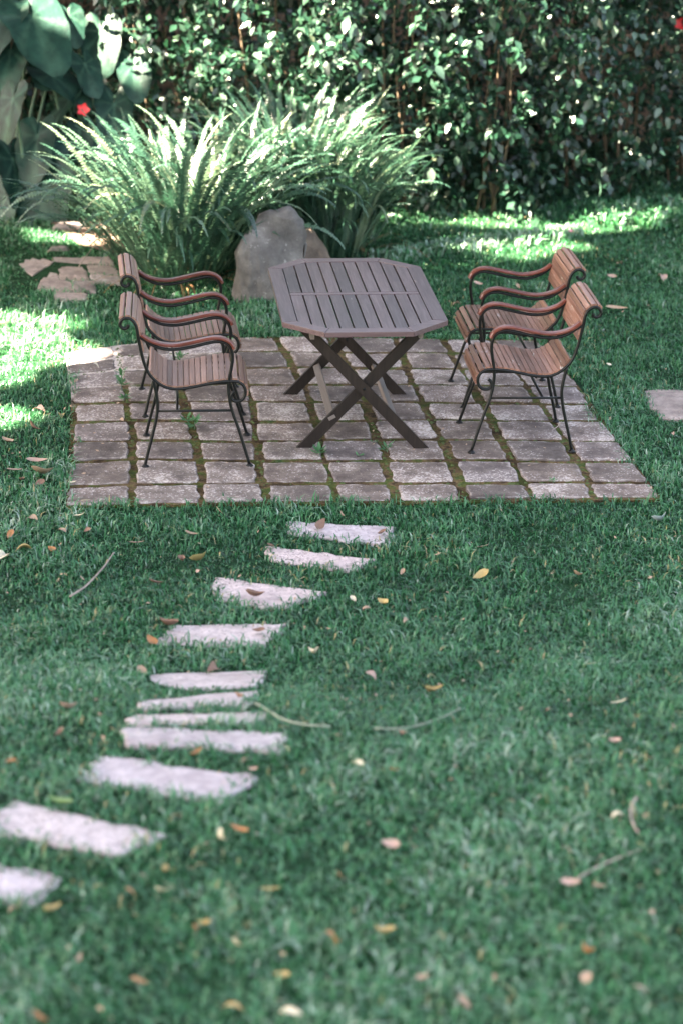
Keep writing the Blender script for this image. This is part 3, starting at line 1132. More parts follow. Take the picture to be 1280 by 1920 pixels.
# ------------------------------------------------------------------ fallen leaves
def leaf_geo(length, width, fold, curl, n=7, seed=0, tipy=1.0):
    r = random.Random(seed)
    V, Fc = [], []
    for k in range(n + 1):
        t = k / n
        w = width / 2 * math.sin(math.pi * min(1, t ** .8)) ** .75 * (1 - .25 * t) if 0 < t < 1 else 0.0005
        x = (t - .5) * length
        zc = curl * (4 * (t - .5) ** 2) * length + r.uniform(-.004, .004)
        V += [(x, -w, zc + w * fold + r.uniform(-.003, .003)), (x, 0, zc), (x, w, zc + w * fold * .7 + r.uniform(-.003, .003))]
        if k:
            b = (k - 1) * 3
            Fc += [(b, b + 1, b + 4, b + 3), (b + 1, b + 2, b + 5, b + 4)]
    return V, Fc


leaf_var = {}


def fallen_leaf_mesh(matk, v):
    key = (matk, v)
    if key not in leaf_var:
        V, Fc = leaf_geo(1.0, [.46, .6, .36, .52][v], [1.2, .7, 1.8, .5][v], [.25, -.18, .42, .15][v], seed=v)
        leaf_var[key] = mesh('fallen_leaf', V, Fc, M[matk], True)
    return leaf_var[key]


fallen = [
    # px, py, length in px, material, label
    (1160, 1318, 34, 'leaf_pale', 'pale cream leaf lying alone on the right of the lawn, level with the curved vine'),
    (808, 1297, 40, 'leaf_yellow', 'yellow brown leaf on open grass right of the lower stepping stones'),
    (697, 1272, 26, 'leaf_pink', 'small upright pinkish leaf above the curved vine'),
    (753, 1377, 24, 'leaf_pink', 'pink triangular leaf touching the right end of the curved vine'),
    (588, 1226, 26, 'leaf_pale', 'cream leaf right of the fourth stepping stone from the patio'),
    (900, 1080, 36, 'leaf_yellow', 'yellow leaf with a reddish tip on the right of the lawn, beyond the middle'),
    (905, 1025, 24, 'leaf_tan', 'tan leaf below the front edge of the patio, right of the nearest stepping stone'),
    (755, 1075, 24, 'leaf_tan', 'small tan leaf right of the second stepping stone'),
    (718, 1132, 26, 'leaf_yellow', 'yellowish leaf in a loose row right of the third stepping stone, rightmost of the row'),
    (688, 1140, 18, 'leaf_tan', 'tan leaf in the middle of the row right of the third stepping stone'),
    (662, 1126, 24, 'leaf_pale', 'pale round leaf just off the right end of the third stepping stone'),
    (760, 1162, 18, 'leaf_tan', 'tiny tan leaf below the row right of the third stepping stone'),
    (1082, 1078, 20, 'leaf_tan', 'tan leaf far right of the path, level with the second stepping stone'),
    (1237, 976, 34, 'leaf_grey', 'grey green leaf near the front right corner of the patio'),
    (1150, 1392, 26, 'leaf_pink', 'peach coloured leaf on the right of the lawn below the pale cream one'),
    (670, 1430, 28, 'leaf_pale', 'round pale leaf on the grass below the curved vine'),
    (738, 1446, 22, 'leaf_orange', 'small orange leaf right of the round pale one'),
    (730, 1584, 38, 'leaf_pink', 'pale pink leaf alone in the middle of the foreground grass'),
    (1068, 1655, 40, 'leaf_pink', 'large blurred pink leaf beside a fallen twig at the lower right'),
    (1122, 1662, 26, 'leaf_tan', 'tan leaf right of the large blurred pink one'),
    (1158, 1528, 26, 'leaf_pale', 'pale leaf at the foot of the short curved twig'),
    (717, 1750, 42, 'leaf_yellow', 'blurred yellow leaf low in the foreground, right of an orange clump'),
    (625, 1766, 40, 'leaf_orange', 'blurred orange brown leaf standing up at the bottom centre'),
    (443, 1777, 32, 'leaf_pale', 'upright cream leaf at the bottom, left of the orange brown one'),
    (527, 1832, 30, 'leaf_yellow', 'blurred yellow leaf near the bottom edge, centre left'),
    (546, 1897, 46, 'leaf_pale', 'large pale leaf at the bottom edge, centre left'),
    (438, 1887, 38, 'leaf_yellow', 'yellow leaf at the bottom edge, left of the large pale one'),
    (868, 1884, 40, 'leaf_tan', 'tan leaf at the bottom edge, right of centre'),
    (447, 1558, 38, 'leaf_orange', 'bright orange leaf right of the stepping stone with the green leaf'),
    (410, 1577, 30, 'leaf_pale', 'white upright leaf beside the bright orange one'),
    (308, 1634, 32, 'leaf_yellow', 'yellow leaf below the lower stepping stones, left of centre'),
    (305, 1672, 32, 'leaf_pale', 'pale curved leaf under the yellow one in the left foreground'),
    (508, 1668, 38, 'leaf_yellow', 'long yellow green leaf in the centre left foreground'),
    (368, 1415, 40, 'leaf_orange', 'orange leaf in the grass behind the broad stepping stone'),
    (475, 1443, 22, 'leaf_pink', 'small pink leaf at the right corner of the broad stepping stone'),
    (20, 1430, 28, 'leaf_orange', 'orange leaf at the left edge above the stone with the green leaf'),
    (112, 1506, 56, 'leaf_green', 'green leaf lying on the far edge of a broad stepping stone'),
    (262, 1840, 38, 'leaf_orange', 'orange red leaf in the bottom left foreground'),
    (148, 1797, 28, 'leaf_tan', 'tan leaf in the bottom left foreground, left of the orange red one'),
    (92, 1708, 46, 'leaf_yellow', 'yellow leaf in the lower left under the cut off stepping stone'),
    (28, 1702, 26, 'leaf_tan', 'tan leaf near the lower left edge beside the yellow one'),
    (75, 1912, 44, 'leaf_orange', 'orange brown leaf in the bottom left corner'),
    (385, 1734, 26, 'leaf_yellow', 'yellow leaf beside a red one in the lower left centre'),
    (365, 1738, 20, 'leaf_orange', 'small red orange leaf touching the yellow one, lower left centre'),
    (248, 1680, 30, 'leaf_orange', 'upright orange leaf left of the pale curved one'),
    (1095, 1786, 30, 'leaf_orange', 'orange leaf low on the right, above a tan pair'),
    (1098, 1830, 36, 'leaf_tan', 'tan leaf low on the right of the foreground'),
    (1198, 1852, 34, 'leaf_pink', 'dull pink leaf in the bottom right corner'),
    (788, 1835, 28, 'leaf_tan', 'tan leaf near the bottom, right of centre'),
    (920, 1558, 12, 'leaf_orange', 'tiny orange leaf in the right middle foreground'),
    (638, 1650, 26, 'leaf_tan', 'tan leaf standing in the grass, centre foreground'),
    # brown leaves on the left lawn
    (257, 1018, 30, 'leaf_pink', 'pinkish crumpled leaf on the left lawn, above the long dry twig'),
    (293, 1093, 26, 'leaf_brown', 'brown leaf left of the third stepping stone'),
    (375, 1050, 42, 'leaf_yellow', 'ochre leaf between the second and third stepping stones on the left'),
    (372, 1072, 24, 'leaf_pink', 'small pink brown leaf just under the ochre one'),
    (342, 1052, 28, 'leaf_brown', 'dark pinkish leaf left of the ochre one'),
    (358, 1002, 28, 'leaf_tan', 'tan leaf below the patio front edge, left of centre'),
    (412, 962, 22, 'leaf_pink', 'leaf standing at the front edge of the patio, left of centre'),
    (150, 968, 22, 'leaf_pale', 'white leaf below the front left corner of the patio'),
    (62, 970, 24, 'leaf_tan', 'tan leaf on the left lawn near the frame edge, just below the patio'),
    (98, 1030, 22, 'leaf_orange', 'rusty leaf on the left lawn between an ochre leaf and the twig'),
    (45, 1026, 30, 'leaf_yellow', 'ochre leaf near the left edge above the twig'),
    (20, 1004, 34, 'leaf_orange', 'orange leaf at the left edge, level with the first stepping stone'),
    (115, 993, 26, 'leaf_tan', 'tan leaf on the left lawn right of the orange edge leaf'),
    (165, 995, 26, 'leaf_brown', 'brown leaf on the left lawn just below the patio corner'),
    (8, 1040, 34, 'leaf_pale', 'pale broad leaf cut by the left edge of the photo'),
    (130, 1328, 34, 'leaf_pink', 'pinkish white leaf left of the lower stepping stones'),
    (112, 1378, 26, 'leaf_brown', 'brown leaf below the pinkish white one on the left'),
    (315, 1172, 40, 'leaf_brown', 'brown curled leaf on the left corner of the fourth stepping stone'),
    (285, 1202, 30, 'leaf_orange', 'rusty leaf below the left corner of the fourth stepping stone'),
    (485, 1184, 28, 'leaf_brown', 'dark leaf lying on the right end of the fourth stepping stone'),
    (402, 1252, 40, 'leaf_brown', 'brown leaf on the far edge of the fifth stepping stone'),
    (478, 1118, 34, 'leaf_brown', 'brown leaf lying on the face of the third stepping stone'),
    (268, 1258, 30, 'leaf_tan', 'tan leaf at the left end of the fifth stepping stone'),
    (447, 1306, 20, 'leaf_orange', 'small orange leaf on the narrow sixth stepping stone'),
    (600, 984, 36, 'leaf_brown', 'brown leaf at the far edge of the stepping stone closest to the patio'),
    (715, 1000, 30, 'leaf_brown', 'leaf on the right end of the stepping stone closest to the patio'),
    (508, 1024, 24, 'leaf_brown', 'brown leaf at the left tip of the second stepping stone'),
    # beside the patio on the left
    (70, 865, 42, 'leaf_pink', 'large pinkish leaf on the grass left of the patio, fourth paver row from the front'),
    (28, 882, 30, 'leaf_pink', 'pinkish leaf at the left edge of the lawn beside the larger one'),
    (80, 888, 42, 'leaf_tan', 'tan leaf under the large pinkish one left of the patio'),
    (75, 905, 26, 'leaf_brown', 'brown pinkish leaf left of the front paver rows'),
    (40, 900, 24, 'leaf_brown', 'brown leaf nearer the left edge beside the front paver rows'),
    (76, 765, 24, 'leaf_pink', 'pink curled leaf left of the patio by the middle paver rows'),
    (62, 805, 26, 'leaf_brown', 'reddish leaf standing left of the patio, by the middle rows'),
    (14, 828, 36, 'leaf_tan', 'tan leaf at the left edge level with the middle of the patio'),
    (115, 777, 26, 'leaf_yellow', 'yellow green leaf close to the left side of the patio'),
    (182, 688, 16, 'leaf_pale', 'upright white leaf standing on the back left pavers'),
    (142, 712, 18, 'leaf_pink', 'small pink leaf on the left rim of the patio'),
    (136, 905, 16, 'leaf_pale', 'pale leaf on the front left paver'),
    (228, 786, 14, 'leaf_tan', 'small tan leaf in the joint behind the near left chair'),
    # right side lawn
    (1155, 578, 44, 'leaf_tan', 'long rusty brown leaf on the lawn right of the chairs'),
    (1240, 518, 26, 'leaf_pink', 'pinkish leaf on the far right of the lawn'),
    (1146, 518, 18, 'leaf_pink', 'pale pink leaf behind the right chairs'),
    (895, 532, 20, 'leaf_pink', 'pink leaf in the grass seen under the arm of the far right chair'),
    (970, 540, 18, 'leaf_tan', 'tan leaf in the grass behind the far right chair arm'),
    (1130, 622, 14, 'leaf_grey', 'grey leaf right of the near right chair back'),
    (1140, 683, 12, 'leaf_pale', 'pale leaf on the lawn right of the patio'),
    (855, 568, 18, 'leaf_tan', 'tan leaf on the grass between the table and the far right chair'),
    (1160, 492, 20, 'leaf_tan', 'tan leaf on the lawn well behind the right chairs'),
    (640, 965, 18, 'leaf_tan', 'tan leaf tucked against the middle of the front patio edge'),
    (820, 1040, 14, 'leaf_tan', 'tiny leaf between the patio front and the yellow leaf with a reddish tip'),
    (490, 612, 14, 'leaf_pink', 'leaf at the back edge of the patio below the grey boulder'),
    (1260, 812, 12, 'leaf_pink', 'tiny pink leaf just below the grey slab on the right'),
    (8, 612, 30, 'leaf_pale', 'pale leaf lying in the sunlit grass at the left edge'),
]
def slope_at(x, y):
    return (float(ground_z(x, y + .1)) - float(ground_z(x, y - .1))) / .2


for k, (px, py, L, mk, lab) in enumerate(fallen):
    on_stone = 'stepping stone' in lab and (' on the ' in lab or 'lying on' in lab)
    p = at(px, py, h=.032)
    if p.y > 0 and in_poly(np.array([p.x]), np.array([p.y]), PATIO_POLY)[0]:
        p = at_z(px, py, .028)
    dist = (p - CAM).length
    size = L / F_PX * dist * rnd.uniform(.95, 1.12)
    o = link('fallen_leaf', fallen_leaf_mesh(mk, rnd.randrange(4)))
    o.scale = (size, size * rnd.uniform(.8, 1.2), size * rnd.uniform(.5, 1.3))
    if 'long' in lab: o.scale = (size, size * .7, size * .3)
    up_ = 'upright' in lab or 'standing' in lab
    o.location = p + Vector((0, 0, .012 if up_ else 0))
    o.rotation_euler = (rnd.uniform(-.5, .5), (rnd.uniform(.7, 1.1) if up_ else rnd.uniform(-.3, .3)) - 0, rnd.uniform(0, 6.28) if not up_ else rnd.uniform(-.5, .5))
    if 'long' in lab or 'large' in lab: o.rotation_euler = (rnd.uniform(-.3, .3), 0, rnd.uniform(-.3, .3))
    tag(o, lab, 'leaf', 'fallen dry leaves on the lawn')


# twigs and the vine
def twig(name, pix, r, mat, label, lift=.03, cat='twig'):
    pts = [at(x, y, h=lift) for x, y in pix]
    c = catmull(pts, 4)
    n = len(c)
    rs = [r * (1 - .45 * k / n) * rnd.uniform(.85, 1.15) for k in range(n)]
    c0 = c[0].copy()
    V, Fc = tube_geo([p - c0 for p in c], rs, 6)
    tag(link(name, mesh(name, V, Fc, mat, True), loc=c0), label, cat)


twig('twig', [(132, 1118), (160, 1100), (178, 1082), (196, 1062), (207, 1046), (214, 1036)], .0055, M['twig'], 'long dry grey twig on the grass left of the third stepping stone', .038)
twig('vine', [(455, 1330), (475, 1318), (500, 1330), (530, 1348), (570, 1358), (620, 1362)], .006, M['vine'], 'thick end of a grey green vine resting on the thin stepping stone', .035, 'vine')
twig('vine', [(700, 1366), (750, 1366), (790, 1358), (830, 1344), (862, 1328)], .0045, M['vine'], 'thin curved vine in the grass right of the lower stones', .030, 'vine')
twig('twig', [(1192, 1495), (1182, 1515), (1184, 1540), (1196, 1562)], .005, M['twig'], 'short curved grey twig on the right foreground grass', .035)
twig('twig', [(1080, 1648), (1120, 1625), (1160, 1608), (1200, 1592)], .004, M['twig'], 'thin pale twig running from the large blurred pink leaf', .03)
twig('twig', [(1035, 806), (1045, 799), (1052, 790)], .003, M['twig'], 'short straw lying in a paver joint by the near right chair', .026)
twig('twig', [(148, 500), (170, 470), (186, 452)], .003, M['twig'], 'thin pale straw leaning over the crazy paving', .05)


# ------------------------------------------------------------------ weeds growing from the joints
def weed(px, py, h, nl, lw, label, spread=.7, name='weed'):
    p = at_z(px, py, .012) if py > 640 else at(px, py)
    root = link(name, None, loc=(p.x, p.y, .012))
    for k in range(nl):
        V, Fc = leaf_geo(1.0, .42, .4, .12, 5, seed=k)
        V = [(v[0] + .5, v[1], v[2]) for v in V]
        hh = rnd.uniform(.15, 1) * h
        o = link('leaf', mesh('weed_leaf', V, Fc, M['weed'], True), root)
        s = lw * rnd.uniform(.7, 1.2)
        o.scale = (s, s, s)
        az = k * 2.4 + rnd.uniform(-.3, .3)
        o.rotation_euler = (0, -rnd.uniform(.0, spread), az)
        o.location = (math.cos(az) * .006, math.sin(az) * .006, hh)
    pts = [(0, 0, -.005), (.003, 0, h * .5), (0, .004, h)]
    V, Fc = tube_geo(pts, .0022, 5)
    link('stem', mesh('weed_stem', V, Fc, M['stalk'], True), root)
    tag(root, label, 'weed', 'weeds growing in the paver joints')


weed(228, 735, .12, 16, .055, 'taller narrow-leaved weed growing from the joint behind the left chairs', 1.1)
weed(232, 752, .03, 9, .05, 'low weed at the foot of the taller one behind the left chairs')
weed(365, 805, .05, 12, .055, 'leafy weed growing in the joint under the near left chair')
weed(352, 792, .03, 9, .045, 'smaller weed behind the leafy one under the near left chair')
weed(598, 856, .03, 9, .050, 'bluish rosette weed by the left front foot of the table')
weed(725, 848, .035, 9, .045, 'light green weed under the right front leg of the table')
weed(672, 857, .012, 6, .03, 'tiny weed in the joint between the table feet')
weed(700, 832, .012, 6, .03, 'tiny dark weed behind the light green one under the table')
weed(338, 680, .06, 12, .05, 'grassy tuft growing between the two left chairs', 1.2)
weed(1035, 905, .01, 6, .03, 'tiny weed in the joint of the front right pavers')


# ------------------------------------------------------------------ ferns
def frond_mesh(seed, mat, length=1.2, w=.042, droop=1.0, arch=.35):
    r = random.Random(seed)
    n = 64
    # rachis in the xz plane: rises steeply then arches over
    pts = []
    ang = math.radians(r.uniform(72, 89)); x = z = 0
    end = math.radians(r.uniform(62, 10) - 36 * droop)
    yk = r.uniform(-.12, .12)
    y = 0
    for k in range(n + 1):
        t = k / n
        pts.append(Vector((x, y, z)))
        a = ang + (end - ang) * (t ** arch)
        x += math.cos(a) * length / n; z += math.sin(a) * length / n; y += yk * t * length / n
    V, Fc = [], []
    # rachis as thin strip
    for k in range(0, n + 1, 2):
        rr = .0022 * (1 - .6 * k / n)
        V += [pts[k] + Vector((0, -rr, 0)), pts[k] + Vector((0, rr, 0))]
        if k:
            b = len(V)
            Fc.append((b - 4, b - 3, b - 1, b - 2))
    roll = r.uniform(-.5, .5)
    for k in range(5, n):
        t = k / n
        T = (pts[k + 1] - pts[k - 1]).normalized()
        S = Vector((0, 1, 0)); S = (S - T * S.dot(T)).normalized()
        Nn = T.cross(S)
        S = S * math.cos(roll * t) + Nn * math.sin(roll * t)
        Nn = T.cross(S)
        ww = w * (min(1, (t - .06) * 6)) * (1 - max(0, t - .75) / .27) ** .8
        if ww <= .002: ww = .002
        for s in (-1, 1):
            for half in (0,):
                l = ww * r.uniform(.85, 1.1)
                tilt = r.uniform(-.25, .35)
                D = (S * s + T * .22 + Nn * tilt).normalized()
                base = pts[k]
                hw = length / n * .46
                m_ = base + D * l * .5
                tip = base + D * l - Nn * l * .15
                b = len(V)
                V += [base - T * hw, base + T * hw, m_ + T * hw * .8, tip, m_ - T * hw * .9]
                Fc.append((b, b + 1, b + 2, b + 3, b + 4) if s > 0 else (b + 4, b + 3, b + 2, b + 1, b))
    return mesh('frond', V, Fc, mat)


fronds = [frond_mesh(k, M['fern'], 1.0, .020 + .003 * (k % 3), droop=[.2, .8, 1.6, .6][k % 4], arch=[3.6, 2.6, 2.0, 3.0][(k // 4 + k) % 4]) for k in range(20)]
dead_fronds = [frond_mesh(50 + k, M['dead_fern'], 1.0, .014, droop=2.2, arch=1.0) for k in range(4)]


def fern(name, base, n, lmin, lmax, spread, label, seed, tilt_bias=(0, 0), ell=(.12, .10)):
    r = random.Random(seed)
    root = link(name, None, loc=base)
    for k in range(n):
        az = r.uniform(0, 2 * PI)
        f = k / n
        fm = r.choice(fronds)
        o = link('frond', fm, root)
        L = r.uniform(lmin, lmax)
        rr = math.sqrt(r.random())
        o.location = (math.cos(az) * ell[0] * rr, math.sin(az) * ell[1] * rr, 0)
        o.scale = (L, L * r.uniform(.9, 1.15) , L)
        # lean outwards: outer fronds lie lower
        lean = spread * (rr ** 1.3) * r.uniform(.5, 1.15)
        az2 = az + r.gauss(0, .35)
        m4 = Matrix.Rotation(az2, 4, 'Z') @ Matrix.Rotation(lean, 4, 'Y') @ Matrix.Rotation(r.uniform(-.15, .15), 4, 'X')
        m4 = Matrix.Rotation(tilt_bias[0], 4, 'Y') @ m4
        o.rotation_euler = m4.to_euler()
    for k in range(18):
        az = r.uniform(0, 2 * PI)
        o = link('dead_frond', r.choice(dead_fronds), root)
        L = r.uniform(.35, .7)
        o.scale = (L, L, L); o.location = (math.cos(az) * ell[0], math.sin(az) * ell[1], 0)
        o.rotation_euler = (Matrix.Rotation(az, 4, 'Z') @ Matrix.Rotation(.6, 4, 'Y')).to_euler()
        o['label'] = 'dry brown frond'
    tag(root, label, 'fern', 'large sword ferns')
    return root


fA = at(330, 528); fA2 = at(405, 505); fB = at(548, 468); fC = at(622, 480)
fern('fern', fA, 298, .80, 1.42, .50, 'large sword fern with sunlit frond tips behind the left chairs', 21, ell=(.26, .20))
fern('fern', fA2, 200, .75, 1.30, .36, 'sunlit fern left of the grey boulder, merging with its larger neighbour', 22, ell=(.18, .16))
fern('fern', fB, 270, .9, 1.42, .15, 'tall fern with bright upright tips behind the grey boulder', 23, ell=(.2, .2))
fern('fern', fC, 295, .75, 1.12, .22, 'shaded dark green fern at the right behind the table', 24, ell=(.24, .2))


# ------------------------------------------------------------------ elephant ear plants
def ear_mesh(seed):
    r = random.Random(seed)
    # outline in polar form: heart shaped, tip along +x, notch at -x
    V, Fc, A = [], [], []
    NR, NA = 6, 28
    V.append((0, 0, 0)); A.append(1)
    for i in range(1, NR + 1):
        rr = i / NR
        for k in range(NA):
            a = -math.pi + 2 * math.pi * (k + .5) / NA
            R = .58 * (1 + .95 * max(0, math.cos(a)) ** 4) * (1 + .035 * math.sin(7 * a + seed) + .02 * math.sin(13 * a + 2 * seed)) * (1 - .55 * max(0, -math.cos(a)) ** 14) * (.82 + .18 * abs(math.sin(a)) ** .6)
            x = math.cos(a) * R * rr; y = math.sin(a) * R * rr * .74
            z = .10 * abs(y) - .28 * (x * .8) ** 2 * (1 if x > 0 else .4) + .016 * rr * math.sin(a * 12 + seed) + .02 * rr * rr * math.sin(a * 5 + seed * 2)
            V.append((x, y, z)); A.append(.35 if (k % 4 == 2 and rr < .9) or abs(a) < .12 else 0)
    for k in range(NA):
        Fc.append((0, 1 + k, 1 + (k + 1) % NA)) if k != NA - 1 else None
    for i in range(NR - 1):
        for k in range(NA - 1):
            Fc.append((1 + i * NA + k, 1 + (i + 1) * NA + k, 1 + (i + 1) * NA + k + 1, 1 + i * NA + k + 1))
    return mesh('leaf', V, Fc, M['ear'], True, {'vein': A})


ears = [ear_mesh(k) for k in range(4)]


def ear_plant(base, leaves, label):
    root = link('elephant_ear_plant', None, loc=base)
    for k, (px, py, Y, L, pitch, yaw_, roll_) in enumerate(leaves):
        Y = 5.9 + (Y - 5.9) * .5
        p = at_y(px, py, Y) - base
        size = L / F_PX * (Y - CAM.y) * .60 * (.85 + .12 * (k * 7 % 4))
        o = link('leaf', ears[k % 4], root)
        o.scale = (size, size, size)
        o.location = p
        o.rotation_euler = (Matrix.Rotation(yaw_, 4, 'Z') @ Matrix.Rotation(pitch, 4, 'Y') @ Matrix.Rotation(roll_, 4, 'X')).to_euler()
        q0 = Vector((p.x * .25, p.y * .2 + .05, 0))
        pts = catmull([q0, q0.lerp(p, .5) + Vector((0, .08, .12)), p + Vector((0, .02, -.01))], 5)
        V, Fc = tube_geo(pts, [.016 - .009 * i / len(pts) for i in range(len(pts))], 7)
        link('stalk', mesh('stalk', V, Fc, M['stalk'], True), root)
    tag(root, label, 'plant', 'elephant ear plants in the left corner')


D90 = PI / 2
ear_plant(at(60, 418), [(25, 185, 6.0, 170, 1.0, -D90 - .5, .3), (85, 345, 5.9, 190, 1.25, -D90 - .35, 0), (25, 300, 6.1, 150, 1.1, -D90 + .5, -.3), (70, 255, 6.2, 170, .9, -D90 - .2, .2),
                        (100, 275, 6.3, 140, 1.1, -D90 + .3, .3), (10, 370, 6.0, 130, 1.1, -2.2, 0)], 'elephant ear plant with a big grey drooping leaf low at the left edge')
ear_plant(at(150, 412), [(150, 245, 6.4, 130, 1.1, -D90, .2), (185, 285, 6.4, 120, 1.2, -D90 + .3, 0), (130, 190, 6.6, 140, .7, -D90 - .8, .3), (95, 140, 6.7, 170, .5, -.3, .3), (160, 120, 6.8, 140, .8, -D90 + .5, 0),
                         (215, 195, 6.6, 120, .9, -D90, 0), (250, 120, 6.9, 120, .8, -D90 + .2, .2)], 'elephant ear plant left of the ferns with mid sized grey green leaves')
ear_plant(at(0, 405), [(20, 95, 6.7, 180, .8, -D90 - .2, .1), (60, 30, 6.9, 190, .6, -D90 + .5, .2), (5, 30, 7.0, 180, .6, -2.0, 0), (90, 90, 7.0, 150, .8, -D90, -.2), (130, 30, 7.1, 130, .8, -D90 + .3, 0), (190, 60, 7.2, 130, .8, -D90, .1)],
          'tall elephant ear plant in the top left corner behind the others')


# ------------------------------------------------------------------ hedge of hibiscus shrubs
def hedge_leaf_geo(nseg=3):
    V = [(0, 0, 0), (.3, -.26, .05), (.3, 0, 0), (.3, .26, .05), (.65, -.22, .0), (.65, 0, -.06), (.65, .22, .0), (1, 0, -.16)]
    Fc = [(0, 1, 2), (0, 2, 3), (1, 4, 5, 2), (2, 5, 6, 3), (4, 7, 5), (5, 7, 6)]
    return V, Fc


HV, HF = hedge_leaf_geo()
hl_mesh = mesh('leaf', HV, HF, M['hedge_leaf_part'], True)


def rot_mats(n, r, droop=.5):
    """random leaf frames: x axis = leaf direction (mostly outwards and down), z = upper side"""
    az = r.uniform(0, 2 * np.pi, n); el = r.normal(-droop, .8, n)
    X = np.stack([np.cos(az) * np.cos(el), np.sin(az) * np.cos(el), np.sin(el)], 1)
    up = np.stack([r.normal(0, .45, n), r.normal(-.35, .45, n), np.ones(n)], 1)
    Y = np.cross(up, X); Y /= np.linalg.norm(Y, axis=1)[:, None]
    Z = np.cross(X, Y)
    return X, Y, Z


def leaf_cloud(name, C, size, r, mat, parent=None, droop=.5):
    n = len(C)
    X, Y, Z = rot_mats(n, r, droop)
    S = size[:, None, None]
    # 4-vertex folded leaf
    if name == 'crown':
        C = C - X * size[:, None] * .5
    L = np.array([(0, 0, 0), (.5, -.30, .05), (1, 0, -.14), (.5, .30, .05), (.5, 0, -.03)])
    V = C[:, None] + S * (L[None, :, 0:1] * X[:, None] + L[None, :, 1:2] * Y[:, None] + L[None, :, 2:3] * Z[:, None])
    i = np.arange(n)[:, None] * 5
    Q = np.concatenate([i + np.array([[0, 1, 2, 4]]), i + np.array([[0, 4, 2, 3]])], 0)
    t = np.repeat(np.clip(r.normal(.45, .25, n), 0, 1), 5)
    me = fast_mesh(name, V.reshape(-1, 3), Q, mat, {'tint': t})
    return tag(link(name, me, parent), kind='stuff')


def base_y(x):       # foot of the hedge
    return float(np.interp(x, [-4, 0, 1.9, 2.6, 4.2, 7], [6.6, 6.5, 5.9, 5.6, 6.5, 7.4]))


